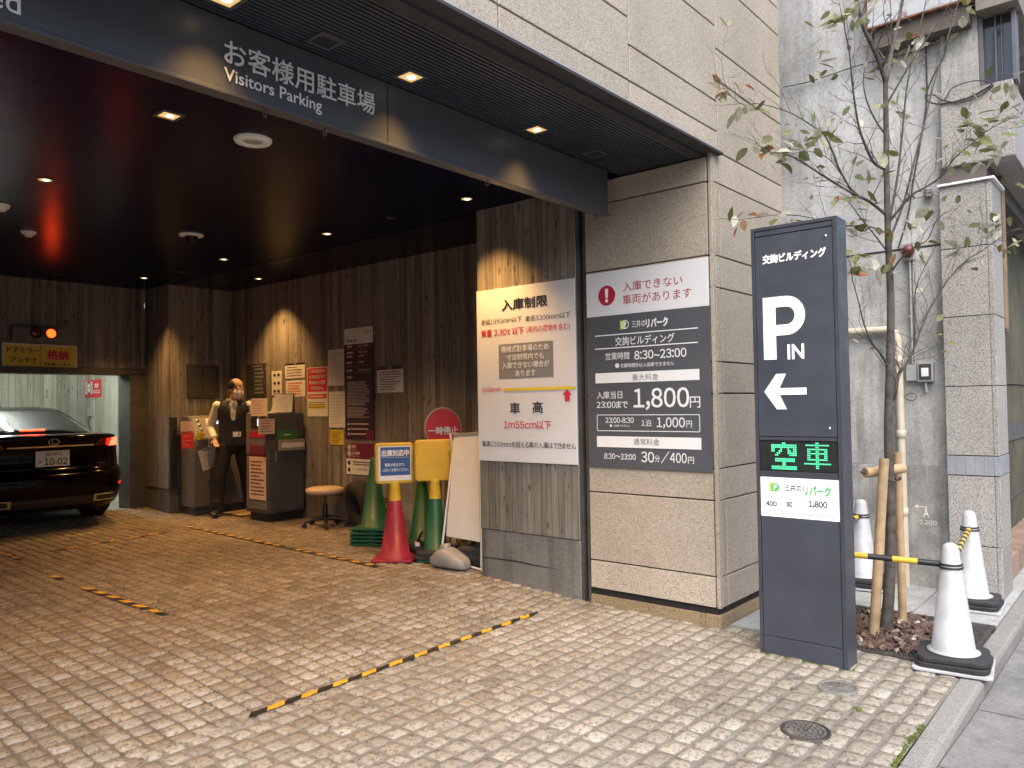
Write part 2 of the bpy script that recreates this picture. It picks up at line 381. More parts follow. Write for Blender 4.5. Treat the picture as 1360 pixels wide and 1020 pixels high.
M['green_ink'] = simple('print_green', (.10,.50,.16), .45, 0, .04, 4)
M['blue'] = simple('print_blue', (.03,.10,.30), .45, 0, .05, 4)
M['navy'] = simple('board_navy', (.022,.024,.042), .4, 0, .1, 4)
M['paper'] = simple('paper', (.72,.69,.64), .75, 0, .04, 6)
M['paper_pink'] = simple('paper_pink', (.70,.50,.44), .75, 0, .05, 6)
M['board_dk'] = simple('dark_notice', (.055,.05,.047), .5, 0, .15, 9)
M['letters'] = simple('raised_letters', (.80,.80,.78), .5, 0, .02, 4)
M['panel_lit'] = emit('lit_panel', (1.0,.99,.96), .42, (.6,.6,.6))
M['letter_lit'] = emit('lit_letters', (1.0,.99,.96), .4, (.6,.6,.6))
M['led'] = emit('led_green', (.08,.85,.38), .9)
M['led_dim'] = emit('led_off', (.0,.10,.035), .25)
M['black'] = simple('black_plastic', (.016,.016,.018), .45, 0, .1, 6)
M['rubber'] = simple('black_rubber', (.028,.028,.03), .7, 0, .2, 8, .2, 90)
M['cone_white'] = simple('cone_white', (.46,.475,.50), .42, 0, .13, 9, .03, 30)
M['cone_green'] = simple('cone_green', (.012,.095,.05), .42, 0, .15, 5, .05, 30)
M['cone_red'] = simple('cone_red', (.32,.022,.042), .42, 0, .15, 5, .05, 30)
M['yel_pl'] = simple('yellow_plastic', (.66,.42,.03), .4, 0, .08, 5)
M['kiosk'] = simple('kiosk_grey', (.15,.145,.14), .45, 0, .07, 4, .04, 70)
M['kiosk_dk'] = simple('kiosk_dark', (.075,.077,.082), .42, 0, .07, 4, .04, 70)
M['kiosk_lt'] = simple('kiosk_face', (.32,.31,.29), .4, .2, .06, 4)
M['screen'] = emit('screen_lit', (.80,.9,1.0), .7)
M['seat'] = simple('stool_vinyl', (.52,.40,.27), .5, 0, .08, 6)
M['amber'] = emit('signal_lamp', (1.0,.055,.006), 3.0)
M['lamp'] = emit('downlight_lamp', (1.0,.82,.52), 2.2)
M['lamp_glow'] = emit('downlight_glow', (1.0,.60,.22), .42)
M['lamp_in'] = emit('downlight_lamp_small', (1.0,.80,.55), 6)
M['tube'] = emit('tube_lamp', (.93,1.0,.88), TUBE_E)
M['reflector'] = simple('downlight_reflector', (.75,.62,.4), .3, .6)
M['bark'] = simple('bark', (.080,.071,.064), .85, 0, .35, 18, .8, 45)
M['wood'] = simple('stake_wood', (.40,.285,.165), .75, 0, .2, 9, .3, 40)
M['pvc'] = simple('pvc_pipe', (.56,.50,.40), .5, 0, .1, 6)
M['galv'] = simple('grey_box', (.36,.37,.37), .5, .2, .1, 8)
M['cast'] = simple('cast_iron', (.075,.07,.066), .6, .5, .3, 12, .3, 80)
M['skin'] = simple('skin', (.42,.255,.185), .5, 0, .06, 10, 0, 60, .4, 0, 0, 1, .08)
M['shirt'] = simple('white_shirt', (.66,.64,.62), .8, 0, .05, 14, .3, 12)
M['vest'] = simple('dark_vest', (.012,.014,.022), .7, 0, .2, 14, .3, 12)
M['trousers'] = simple('dark_trousers', (.013,.014,.020), .75, 0, .2, 14, .4, 9)
M['hair'] = simple('dark_hair', (.012,.010,.009), .45, 0, .3, 60, .5, 150)
M['shoe'] = simple('shoe', (.02,.018,.017), .35)
M['mask'] = simple('mask', (.74,.72,.70), .8, 0, .03, 20, .2, 30)
M['car'] = simple('car_paint', (.004,.0022,.003), .12, .0, .05, 2, 0, 60, .13, .05)
M['car_glass'] = simple('car_glass', (.006,.0065,.0065), .06, 0, .05, 2, 0, 60, .3)
M['spec_glass'] = simple('spectacle_glass', (.5,.5,.5), .05, 0, .02, 4, 0, 60, .9, 0, 0, .3)
M['chrome'] = simple('chrome', (.62,.62,.62), .12, 1.0, .03, 5)
M['lens'] = simple('tail_lens', (.16,.004,.006), .12, 0, .1, 5, 0, 60, .6, .6)
M['tail'] = emit('tail_lit', (1.0,.045,.018), 5)
M['tail_soft'] = emit('tail_glow', (1.0,.02,.015), .55)
M['plate'] = simple('plate_white', (.66,.65,.60), .4, 0, .02, 4)
M['tyre'] = simple('tyre', (.015,.015,.015), .8, 0, .15, 12)
M['plastic_clear'] = simple('clear_bag', (.42,.40,.37), .22, 0, .15, 6, .4, 14, .6, 0, 0, .42)
M['soil'] = simple('soil', (.045,.035,.028), .95, 0, .3, 30, .8, 60)
M['moss'] = simple('moss', (.085,.115,.02), .95, 0, .35, 40, .8, 120)
M['rust_panel'] = None
M['grey_jug'] = simple('grey_jug', (.30,.285,.26), .42, 0, .1, 7)
M['wood_dk'] = simple('wood_frame', (.24,.155,.085), .6, 0, .25, 7, .3, 30)
M['win_glass'] = simple('window_glass', (.035,.042,.05), .08, 0, .1, 3, 0, 60, .8)
M['bell'] = simple('alarm_red', (.13,.02,.02), .4, 0, .12, 9)
M['cable'] = simple('cable_black', (.03,.03,.032), .6)
def mk_chip():
    m, nt, b = nmat('bark_chips'); isl = nd(nt, 'NewGeometry').outputs['Random Per Island']
    c = ramp(nt, isl, [(0, (.075,.048,.036)), (.35, (.15,.095,.07)), (.7, (.10,.065,.055)), (.9, (.22,.15,.11)), (1, (.45,.40,.34))])
    c = mixc(nt, c, ramp(nt, noise_(nt, pos(nt), 60, 5), [(.3, (.55,)*3), (.7, (1.2,)*3)]), 1, 'MULTIPLY')
    lk(nt, c, b.inputs['Base Color']); b.inputs['Roughness'].default_value = .9; return m
M['chip'] = mk_chip()
def mk_leaf():
    m, nt, b = nmat('leaf'); isl = nd(nt, 'NewGeometry').outputs['Random Per Island']
    c = ramp(nt, isl, [(0, (.13,.14,.04)), (.14, (.19,.20,.07)), (.28, (.22,.24,.12)), (.42, (.33,.36,.19)), (.56, (.42,.42,.33)), (.78, (.58,.57,.50)), (.92, (.30,.17,.08)), (.97, (.34,.12,.05)), (1, (.22,.13,.08))], 'CONSTANT')
    c = mixc(nt, c, ramp(nt, noise_(nt, pos(nt), 50, 4), [(.35, (.7,.7,.62)), (.7, (1.15,1.15,1.1))]), 1, 'MULTIPLY')
    lk(nt, c, b.inputs['Base Color']); b.inputs['Roughness'].default_value = .5
    tr = nd(nt, 'BsdfTranslucent'); lk(nt, c, tr.inputs[0]); mx = nd(nt, 'MixShader'); mx.inputs[0].default_value = .3
    lk(nt, b.outputs[0], mx.inputs[1]); lk(nt, tr.outputs[0], mx.inputs[2]); lk(nt, mx.outputs[0], nt.nodes['Material Output'].inputs[0]); return m
M['leaf'] = mk_leaf()
def mk_rust():
    m, nt, b = nmat('peeling_paint'); p = pos(nt); a = noise_(nt, p, 5, 8, .65); e = noise_(nt, scaled(nt, p, (9, 9, 2)), 1.6, 6, .6)
    c = ramp(nt, a, [(.25, (.30,.31,.32)), (.55, (.42,.45,.47)), (.7, (.28,.35,.40))])
    c = mixc(nt, c, (.20,.085,.035), ramp(nt, e, [(.58, (0,0,0)), (.66, (1,1,1))]))
    lk(nt, c, b.inputs['Base Color']); b.inputs['Roughness'].default_value = .7; bump(nt, b, a, .3, .004); return m
M['rust_panel'] = mk_rust()
M['rust'] = simple('rust', (.17,.07,.035), .85, 0, .4, 18, .5, 60)
def mk_tape():
    return simple('tape_yellow', (.62,.33,.02), .6, 0, .25, 40), simple('tape_black', (.015,.015,.016), .5, 0, .3, 40)
M['tape_y'], M['tape_k'] = mk_tape(); M['tape_w'] = simple('tape_worn', (.16,.12,.07), .8, 0, .3, 40)
# ================================================================== THE PARKING BUILDING
XW, YF = 4.6, 2.19
bld = thing('parking_building', 'beige granite building with a dark open car entrance under its upper floor', 'building', (0,0,0))
ZC = sorted([.109+.684*k for k in range(9)] + [.309+.686*k for k in range(9)])
def panels(mb, F, u0, u1, zs, depth=.03, gap=.0045, mi=0, mi_first=None):
    for i in range(len(zs)-1):
        a, b = zs[i]+gap, zs[i+1]-gap
        k = mi_first if (i == 0 and mi_first is not None) else mi
        mb.prism(F, [(u0+gap, a), (u1-gap, a), (u1-gap, b), (u0+gap, b)], -depth, 0, k)
FY = PY(YF); FX = PX(XW)
# street face
m = MB()
zr = [z for z in ZC if z <= 6.2] + [6.2]
panels(m, FY, 4.705, 5.81, zr); panels(m, FY, 4.632, 4.703, [z for z in ZC if z < 3.04]+[3.04], gap=.003)
cols = [4.703 - 1.085*k for k in range(9)]
for k in range(8):
    zs = [3.062, 3.184, 3.385, 3.885, 4.085, 4.585, 4.785, 5.285, 5.485, 6.2] if k % 2 == 0 else [3.062, 3.184, 3.535, 3.735, 4.235, 4.435, 4.935, 5.135, 5.7, 6.2]
    panels(m, FY, cols[k+1], cols[k], zs)
m.build('stone_cladding', M['stone'], bld, bev=.003, seg=1)
# return face of the entrance pier
m = MB(); zz = [z for z in ZC if z < 3.0]+[3.01]
panels(m, FX, -3.185, -2.222, zz, mi_first=1); panels(m, FX, -2.219, -2.19, zz, gap=.002, mi_first=1)
m.box((4.632, 2.1905, .109), (4.601, 2.215, 3.035))
m.build('entrance_pier', [M['stone'], M['stone_pale']], bld, bev=.003, seg=1)
m = MB()
m.box((4.608, 2.196, -.15), (5.81, 3.19, .062)); m.box((4.603, 2.193, -.15), (4.70, 2.3, .064))
m.build('stone_base', M['stone_wet'], bld, bev=.003, seg=1)
m = MB()      # dark mortar body behind the stone, and the upper floor
m.box((4.625, 2.215, -.2), (5.80, 3.188, 3.2)); m.box((-4.2, 2.216, 3.07), (5.80, 12.0, 6.2))
m.build('wall_core', M['joint'], bld)
m = MB()      # shutter guide
m.box((4.612, 3.19, -.02), (4.80, 3.212, 3.0)); m.box((4.66, 3.212, -.02), (4.80, 3.245, 3.0), 1); m.box((4.612, 3.245, -.02), (4.80, 3.27, 3.0))
m.build('shutter_guide', [M['steel'], M['black']], bld)
m = MB(); m.box((4.6, 3.272, .432), (5.5, 4.25, 3.02)); m.build('concrete_pier', M['boards_grey'], bld, bev=.008)
m = MB(); m.box((4.607, 3.272, -.05), (5.5, 4.236, .43))
m.build('pier_plinth', M['plinth'], bld, bev=.008)
m = MB(); m.box((5.5, 4.2, .432), (5.8, 9.6, 3.02)); m.box((4.61, 9.55, .432), (5.8, 10.2, 3.02))
m.box((-3.6, 10.2, 1.96), (4.61, 10.5, 3.02)); m.box((-3.6, 10.2, .0), (1.85, 10.5, 1.957)); m.box((-3.8, 2.95, -.2), (-3.6, 10.5, 3.02))
m.build('inner_wall', M['boards'], bld, bev=.004, seg=1)
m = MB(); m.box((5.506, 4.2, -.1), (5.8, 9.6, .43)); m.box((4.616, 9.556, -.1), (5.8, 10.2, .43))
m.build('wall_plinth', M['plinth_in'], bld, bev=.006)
m = MB()      # door frame of the car lift
m.box((4.41, 10.17, 0), (4.607, 10.52, 1.90)); m.box((1.855, 10.17, 1.88), (4.607, 10.52, 1.957)); m.box((1.66, 10.17, 0), (1.852, 10.52, 1.957))
for z in (.85, 1.18, 1.52): m.box((4.425, 10.165, z), (4.52, 10.172, z+.006), 0)
m.build('door_frame', M['steel'], bld, bev=.004)
m = MB()      # lift booth beyond the door
m.box((5.6, 10.52, .37), (5.8, 15.1, 2.7)); m.box((.6, 14.9, .37), (5.6, 15.1, 2.7)); m.box((.4, 10.52, .0), (.6, 15.1, 2.7)); m.box((4.62, 10.503, 0), (5.6, 10.55, 2.7)); 
m.box((.6, 10.503, 1.97), (4.62, 10.55, 2.7)); m.box((.6, 10.503, 0), (1.65, 10.55, 1.969))
m.build('booth_wall', M['boards_pale'], bld)
m = MB(); m.box((5.585, 10.56, .1), (5.8, 14.9, .368)); m.box((.6, 14.885, .1), (5.585, 15.1, .368)); m.build('booth_plinth', M['plinth'], bld)
m = MB(); m.box((.4, 10.52, 2.7), (5.8, 15.1, 2.8)); m.build('booth_ceiling', M['sign_white'], bld)
# slatted ceiling and soffit, one mesh each
m = MB(); y = 2.935
while y < 10.2:
    m.box((-3.6, y, 3.0), (4.66 if y > 4.25 else 4.6, y+.017, 3.02)); y += .027
m.box((4.66, 4.25, 2.998), (5.5, 9.55, 3.02)); m.box((4.652, 4.25, 2.996), (4.66, 9.55, 3.02))
m.box((-3.6, 2.93, 3.021), (5.8, 10.3, 3.06))
m.build('ceiling', M['ceil'], bld)
m = MB(); y = 2.318
while y < 2.86:
    m.box((-3.6, y, 3.013), (4.6, y+.015, 3.034)); y += .0265
m.box((-3.6, 2.30, 3.035), (4.6, 2.93, 3.055))
m.build('soffit', M['soffit'], bld)
m = MB(); m.box((-3.8, 2.242, 3.010), (4.6, 2.312, 3.03)); m.box((-3.8, 2.19, 3.026), (4.6, 2.242, 3.036)); m.box((-3.8, 2.150, 3.024), (4.70, 2.19, 3.038))
m.box((-3.8, 2.150, 3.0385), (4.70, 2.155, 3.046), 1); m.box((-3.8, 2.156, 3.0385), (4.70, 2.19, 3.042))
m.build('edge_trim', [M['trim_dk'], M['galv']], bld)
# fascia beam with its raised letters
m = MB()
xs = [4.435, 2.481, .55, -1.4, -3.6]
for a, b in zip(xs[1:], xs): m.box((a+.002, 2.87, 2.716), (b-.002, 2.93, 3.012))
m.box((-3.6, 2.862, 2.700), (4.44, 2.932, 2.716))
beam = m.build('fascia_beam', M['steel_dk'], bld, bev=.002, seg=1)
FB = PY(2.87); m = MB()
tpx(m, 'お客様用駐車場', FB, 296.7, 50, 84, 496, 0, .012, .006); tpx(m, 'Visitors Parking', FB, 296.7, 89, 111.5, 426, 0, .012, .006)
m.build('lettering', M['letters'], beam); m = MB()
tfit(m, 'ed', FB, FB.px(26.7, 8)[0], FB.px(26.7, 8)[1]+.003, .074, None, 0, .004, .006, 'r')
m.build('lettering', M['letters'], beam)
for hx in (1.823, 2.131, 3.234, 4.334):
    m = MB(); m.tube([(hx, 2.90+.012*math.cos(a), 2.684+.017*math.sin(a)) for a in [2*PI*k/14 for k in range(15)]], .0035, 6, 0, False)
    m.build('hook', M['steel'], beam)
m = MB()      # chipped groove in the pier plinth
pr_ = [FX.px(640.8, 740.3), FX.px(652, 741.2), FX.px(664, 743), FX.px(684, 745.5), FX.px(705, 750), FX.px(728, 754.3), FX.px(745, 757.3)]
for k, (a, b) in enumerate(zip(pr_, pr_[1:])):
    h0, h1 = (.004, .005, .005, .006, .005, .003, .0)[k], (.004, .005, .005, .006, .005, .003, .0)[k+1]
    m.add([FX.p(a[0], a[1]-h0, -.0062), FX.p(b[0], b[1]-h1, -.0062), FX.p(b[0], b[1]+h1, -.0062), FX.p(a[0], a[1]+h0, -.0062)], [(0,1,2,3)])
m.build('chipped_groove', M['joint'], bld)
# downlights: recessed housings with their own lamps
def downlight(x, y, z, watts, name, label, r=.045, square=False, lit=True, em='lamp', grp='recessed downlights'):
    t = thing(name, label, 'downlight', (x, y, z), grp)
    m = MB()
    if square: m.box((x-.062, y-.062, z-.006), (x+.062, y-.045, z+.012)).box((x-.062, y+.045, z-.006), (x+.062, y+.062, z+.012)).box((x-.062, y-.045, z-.006), (x-.045, y+.045, z+.012)).box((x+.045, y-.045, z-.006), (x+.062, y+.045, z+.012))
    else: m.lathe([(r*1.02, z+.01), (r*1.02, z-.003), (r*1.25, z-.004), (r*1.25, z+.0), (r*1.1, z+.01)], (x, y, 0), 24)
    m.build('housing', M['steel_dk'] if square else M['black'], t)
    m = MB()
    if square: m.box((x-.0445, y-.0445, z-.0035), (x+.0445, y+.0445, z+.004))
    else: m.lathe([(0, z-.001), (r, z-.002), (r, z+.008)], (x, y, 0), 20)
    m.build('reflector', M['lamp_glow'] if lit else M['black'], t)
    if lit: MB().lathe([(0, z-.0052), (r*.5, z-.0048), (r*.52, z-.002)], (x+r*.12, y, 0), 16).build('bulb', M[em], t)
    if lit:
        L = bpy.data.lights.new('downlight', 'SPOT'); L.energy = watts; L.color = WARM; L.spot_size = math.radians(96); L.spot_blend = .9 if square and z > 3 else .85; L.shadow_soft_size = .07 if square and z > 3 else .035
        o = bpy.data.objects.new('downlight_beam', L); COL.objects.link(o); o.parent = t; o.location = (0, 0, -.02)
    return t
for (x, y, lab) in ((1.95,4.02,'square downlight in the dark ceiling behind the お客様用駐車場 lettering'), (1.94,5.76,'downlight in the dark ceiling above the red glow at the left'), (4.26,4.03,'downlight in the dark ceiling nearest the board-marked concrete pier'),
        (4.25,5.77,'downlight in the dark ceiling midway along the poster wall'), (4.23,7.53,'downlight over the lane level with the two payment machines'), (4.18,9.26,'downlight just before the lift door, above its jamb'), (5.16,8.38,'downlight close to the poster wall making the bright scallop over the notices'),
        ):
    downlight(x, y, 2.999, DOWN_W, 'ceiling_downlight', lab, .040, y < 4.1 and x < 2)
for (x, y, lab) in ((4.26,4.9,'small unlit downlight between two lit ones near the pier'), (4.29,8.56,'small dim unlit fitting in the ceiling before the corner column'), (3.36,9.62,'small dim unlit fitting in the ceiling near the amber signal')):
    downlight(x, y, 2.999, 0, 'ceiling_downlight', lab, .038, False, False)
for (x, lab, lit) in ((1.546,'square soffit light at the top edge left of the lettering',1), (2.505,'square soffit light above the end of the white lettering',1), (3.478,'square soffit light nearest the granite corner',1), (2.013,'unlit square fitting in the slatted soffit between two lit ones',0), (4.07,'small dark square hatch in the soffit near its right end',0)):
    downlight(x, 2.73, 3.012, SOFFIT_W, 'soffit_light', lab, .045, True, bool(lit))
def lathe_thing(name, label, cat, x, y, z, parts, group=None):
    t = thing(name, label, cat, (x, y, z), group)
    for nm, prof, mm in parts: MB().lathe(prof, (x, y, z), 28).build(nm, M[mm], t)
    return t
lathe_thing('ceiling_speaker', 'large white round speaker in the dark ceiling', 'speaker', 2.455, 4.034, 3.0, [('ring', [(.055,-.012),(.06,-.022),(.10,-.020),(.108,-.008),(.108,.0)], 'white'), ('grille', [(0,-.014),(.056,-.013),(.056,.0)], 'galv')])
lathe_thing('dome_camera', 'small dome camera with a pale rim in the dark ceiling', 'camera', 3.44, 6.678, 3.0, [('rim', [(.06,-.016),(.10,-.012),(.105,.0)], 'white'), ('dome', [(0,-.068),(.03,-.062),(.05,-.043),(.058,-.016)], 'car_glass')])
lathe_thing('smoke_detector', 'small pale smoke detector left of the red ceiling glow', 'detector', 2.413, 7.557, 3.0, [('base', [(.03,-.03),(.055,-.018),(.062,.0)], 'white'), ('sensor', [(0,-.045),(.028,-.043),(.03,-.029)], 'white')], )
lathe_thing('smoke_detector', 'white detector at the left edge of the picture', 'detector', 1.95, 6.711, 3.0, [('base', [(.04,-.035),(.06,-.022),(.068,.0)], 'white'), ('sensor', [(0,-.05),(.036,-.048),(.04,-.034)], 'white')])
t = thing('tube_light', 'long bright tube lamp under the lift booth ceiling', 'lamp', (3.6, 12.2, 2.7))
MB().box((3.55, 11.2, 2.66), (3.65, 13.4, 2.70)).build('housing', M['white'], t)
MB().tube([(3.6, 11.22, 2.64), (3.6, 13.38, 2.64)], .016, 10).build('tube', M['tube'], t)

# ================================================================== GROUND
def sheet(name, x0, x1, y0, y1, zf, mt, nx=2, ny=40):
    vs = []; fs = []
    for j in range(ny+1):
        for i in range(nx+1):
            x = x0+(x1-x0)*i/nx; y = y0+(y1-y0)*j/ny; vs.append((x, y, zf(x, y)))
    for j in range(ny):
        for i in range(nx):
            a = j*(nx+1)+i; fs.append((a, a+1, a+nx+2, a+nx+1))
    m = MB(); m.add(vs, fs, 0, True); o = m.build(name, mt); o['kind'] = 'structure'; return o
KY0, KY1 = .76, .866
def road_z(x): return float(np.interp(x, [3.0, 3.5, 4.3, 6], [-.05, -.075, -.115, -.13]))
sheet('ground', -60, 60, .7, 60, lambda x, y: gz(y)-.30, M['mortar'], 2, 40)
sheet('mortar_bed', -8, 5.6, KY1, 3.24, lambda x, y: gz(y)-.006, M['mortar_pale'], 2, 40)
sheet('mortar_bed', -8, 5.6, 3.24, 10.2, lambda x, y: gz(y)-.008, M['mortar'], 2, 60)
sheet('booth_floor', .5, 5.7, 10.2, 15.0, lambda x, y: .150, M['floor'], 2, 4)
m = MB()      # road of concrete slabs, one sheet with real joints
xj = [-40, -20, -10, -5, -2.5, .2, 1.6, 2.9, 3.55, 4.42, 5.6, 6.8, 8, 10, 14, 20, 40]
for a, b in zip(xj, xj[1:]):
    for (ya, yb) in ((KY0-.004, .12), (.112, -.9), (-.91, -2.5), (-2.51, -6), (-6.01, -14), (-14.01, -40)):
        n = 4
        for k in range(n):
            p0 = a+.004+(b-a-.008)*k/n; p1 = a+.004+(b-a-.008)*(k+1)/n
            m.add([(p0, ya, road_z(p0)), (p1, ya, road_z(p1)), (p1, yb, road_z(p1)-.02*(ya-yb)*.2), (p0, yb, road_z(p0)-.02*(ya-yb)*.2)], [(0, 3, 2, 1)])
o = m.build('road', M['slab']); o['kind'] = 'structure'
sheet('road_bed', -40, 40, -40, KY0, lambda x, y: road_z(x)-.012 if y > -3 else road_z(x)-.2, M['joint'], 80, 30)
m = MB()      # kerb stones, dropping towards the entrance
kx = [3.02, 3.40, 3.72, 4.63, 5.30, 6.05, 6.9, 7.9, 8.9, 9.9, 12]
def ktop(x): return float(np.interp(x, [3.0, 3.35, 3.75, 4.2], [-.048, -.046, -.042, -.036]))
for a, b in zip(kx, kx[1:]):
    a += .003; b -= .003; ring = []
    for x in np.linspace(a, b, 5):
        zt = ktop(x); e = .034 if x < 3.75 else .022
        ring.append([(x, KY1, zt-.3), (x, KY0, zt-.3), (x, KY0, zt-e), (x, KY0+e*.35, zt-e*.3), (x, KY0+e, zt), (x, KY1-.006, zt), (x, KY1, zt-.006)])
    m.loft(ring, 0, False)
o = m.build('kerb', M['kerb'], None); o['kind'] = 'structure'
# cobbles: every stone a small rough-topped block, all one paving
def cobbles():
    rnd = np.random.RandomState(3); cells = []
    y = 3.22; # inside: columns along the depth
    x = -2.6
    while x < 5.5:
        wx = .098*(.96+.08*rnd.rand()); yy = 3.24+rnd.rand()*.03
        while yy < 10.17:
            ly = .100*(.93+.14*rnd.rand())
            lim = 4.6 if yy < 4.26 else (5.5 if yy < 9.5 else 4.6)
            if x+wx < lim+.05: cells.append((x+wx/2, yy+ly/2, wx, ly, 0))
            yy += ly
        x += wx
    yy = KY1+.008
    while yy < 3.23:
        ly = .100*(.92+.16*rnd.rand()); x = -2.6+rnd.rand()*.1
        xe = 4.72 if yy < 1.86 else (4.72 if yy < 2.15 else 4.6)
        while x < xe:
            wx = .118*(.80+.5*rnd.rand()) if (x > 2.2 and yy < 2.4) else .104*(.85+.34*rnd.rand())
            wx = min(wx, xe-x+.02)
            if wx > .04: cells.append((x+wx/2, yy+ly/2, wx, ly, 1))
            x += wx
        yy += ly
    n = 6; g = np.array([-1, -.90, -.36, .36, .90, 1]); S, T = np.meshgrid(g, g); S = S.ravel(); T = T.ravel()
    N = len(cells); c = np.array(cells); out = c[:, 4:5]
    gap = np.where(out > .5, .0046, .0026) + rnd.rand(N, 1)*.003
    hx = c[:, 2:3]/2-gap; hy = c[:, 3:4]/2-gap
    ex = S; ey = T
    rc = 1-.11*np.abs(ex*ey)**4
    jit = rnd.randn(N, n*n)*.0015; jit2 = rnd.randn(N, n*n)*.0015
    rot = rnd.randn(N, 1)*.015
    lx = hx*ex*rc+jit; ly = hy*ey*rc+jit2
    X = c[:, 0:1]+lx-rot*ly; Y = c[:, 1:2]+ly+rot*lx
    edge = np.maximum(np.abs(S), np.abs(T))
    prof = np.where(edge > .99, -.018, np.where(edge > .55, -.0016, 0.0))
    base = np.interp(c[:, 1], [-30, .9, 2.2, 3.2, 4.24, 9.55, 10.2, 20], [-.4, -.035, -.014, 0, .055, .125, .165, .165])[:, None]
    Z = base + .001 + prof + rnd.randn(N, n*n)*.0009 + rnd.randn(N, 1)*.0012 + (rnd.randn(N, 1)*S+rnd.randn(N, 1)*T)*.0010
    V = np.stack([X, Y, Z], -1).reshape(-1, 3)
    q = np.array([[j*n+i, j*n+i+1, (j+1)*n+i+1, (j+1)*n+i] for j in range(n-1) for i in range(n-1)])
    Fq = (q[None]+(np.arange(N)*n*n)[:, None, None]).reshape(-1, 4)
    me = bpy.data.meshes.new('cobbles'); me.vertices.add(len(V)); me.vertices.foreach_set('co', V.ravel())
    me.loops.add(Fq.size); me.loops.foreach_set('vertex_index', Fq.ravel().astype(np.int32))
    me.polygons.add(len(Fq)); me.polygons.foreach_set('loop_start', np.arange(0, Fq.size, 4, dtype=np.int32)); me.polygons.foreach_set('use_smooth', [True]*len(Fq))
    me.polygons.foreach_set('material_index', np.repeat(np.where(rnd.rand(N) < np.clip((c[:, 1]-2.3)/2.6, 0, 1), np.where(rnd.rand(N) < np.clip((c[:, 1]-3.6)/2.6, 0, 1), 2, 1), 0).astype(np.int32), (n-1)*(n-1)))  # deeper stones take the dimmed copies, imitating the fading daylight
    me.update(calc_edges=True); me.materials.append(M['cobble']); me.materials.append(M['cobble_half_dim']); me.materials.append(M['cobble_dim'])
    o = bpy.data.objects.new('paving', me); COL.objects.link(o); o['kind'] = 'structure'
cobbles()
# pavement slabs round the tree pit
m = MB()
def slab(x0, y0, x1, y1): m.box((x0+.002, y0+.002, -.3), (x1-.002, y1-.002, gz((y0+y1)/2)+.003))
xs = [4.73, 5.05, 5.35, 5.65, 5.95, 6.25, 6.6]
for a, b in zip(xs, xs[1:]):
    slab(a, 1.86, b, 2.19)
    if a > 5.6: slab(max(a, 5.745), 1.36, b, 1.86); slab(max(a, 5.745), KY1, b, 1.36)
for k in range(5): slab(6.6+k*.6, KY1, 7.2+k*.6, 1.6)
slab(5.82, 2.19, 6.6, 3.0)
o = m.build('pavement', M['tile'], None, bev=.002, seg=1); o['kind'] = 'structure'
# tree pit: soil, cast iron grate, bark chips
sheet('soil', 4.73, 5.74, KY1, 1.86, lambda x, y: gz(y)-.035, M['soil'], 2, 2)
t = thing('tree_grate', 'dark cast iron tree grate with radiating bars', 'tree grate', (5.235, 1.36, -.03))
m = MB(); gx0, gx1, gy0, gy1 = 4.735, 5.735, KY1+.004, 1.856; gcx, gcy = 5.235, 1.36
for a, b in (((gx0, gy0), (gx1, gy0+.025)), ((gx0, gy1-.025), (gx1, gy1)), ((gx0, gy0+.025), (gx0+.025, gy1-.025)), ((gx1-.025, gy0+.025), (gx1, gy1-.025))): m.box((*a, -.055), (*b, -.022))
m.build('grate_frame', M['cast'], t, bev=.002, seg=1)
m = MB()
for k in range(108):
    a = 2*PI*k/108; d = Vector((math.cos(a), math.sin(a), 0)); r1 = min((.49-.012)/max(abs(d.x), 1e-6), (.482)/max(abs(d.y), 1e-6)); r0 = .30
    p = Vector((-d.y, d.x, 0)); c0 = Vector((gcx, gcy, 0))
    vs = []
    for z in (-.05, -.024):
        for r, wd in ((r0, .0055), (r1, .0085 if r1 < .55 else .011)):
            for s in (-1, 1): vs.append(c0+d*r+p*wd*s+Vector((0,0,z)))
    m.add(vs, [(0,1,3,2), (4,6,7,5), (0,4,5,1), (2,3,7,6), (0,2,6,4), (1,5,7,3)])
m.lathe([(.285, -.05), (.285, -.022), (.305, -.022), (.305, -.05), (.285, -.05)], (gcx, gcy, 0), 48, 0, False)
m.lathe([(.385, -.045), (.385, -.026), (.397, -.026), (.397, -.045), (.385, -.045)], (gcx, gcy, 0), 48, 0, False)
m.build('grating', M['cast'], t)
m = MB(); rnd = random.Random(5)
for k in range(520):
    r = .40*math.sqrt(rnd.random()); a = rnd.random()*2*PI; x, y = gcx+r*math.cos(a)*1.05, gcy+r*math.sin(a)
    z = -.028+rnd.random()*.045*(1-r/.45)+.006; l = rnd.uniform(.018, .05); wd = l*rnd.uniform(.35, .6); h = rnd.uniform(.006, .014)
    R = Euler((rnd.uniform(-.6, .6), rnd.uniform(-.6, .6), rnd.uniform(0, 6.3))).to_matrix()
    q = []
    for zz_ in (-h, h):
        for j in range(6):
            aa = 2*PI*j/6; rr = rnd.uniform(.7, 1.1); q.append(Vector((x, y, z)) + R @ Vector((l*rr*math.cos(aa), wd*rr*math.sin(aa), zz_*rnd.uniform(.5, 1.2))))
    m.add(q, [(5,4,3,2,1,0), (6,7,8,9,10,11)] + [(j, (j+1) % 6, 6+(j+1) % 6, 6+j) for j in range(6)])
o = m.build('bark_chips', M['chip']); tag(o, 'reddish brown bark chips heaped round the tree foot', 'bark chips', None, 'stuff')
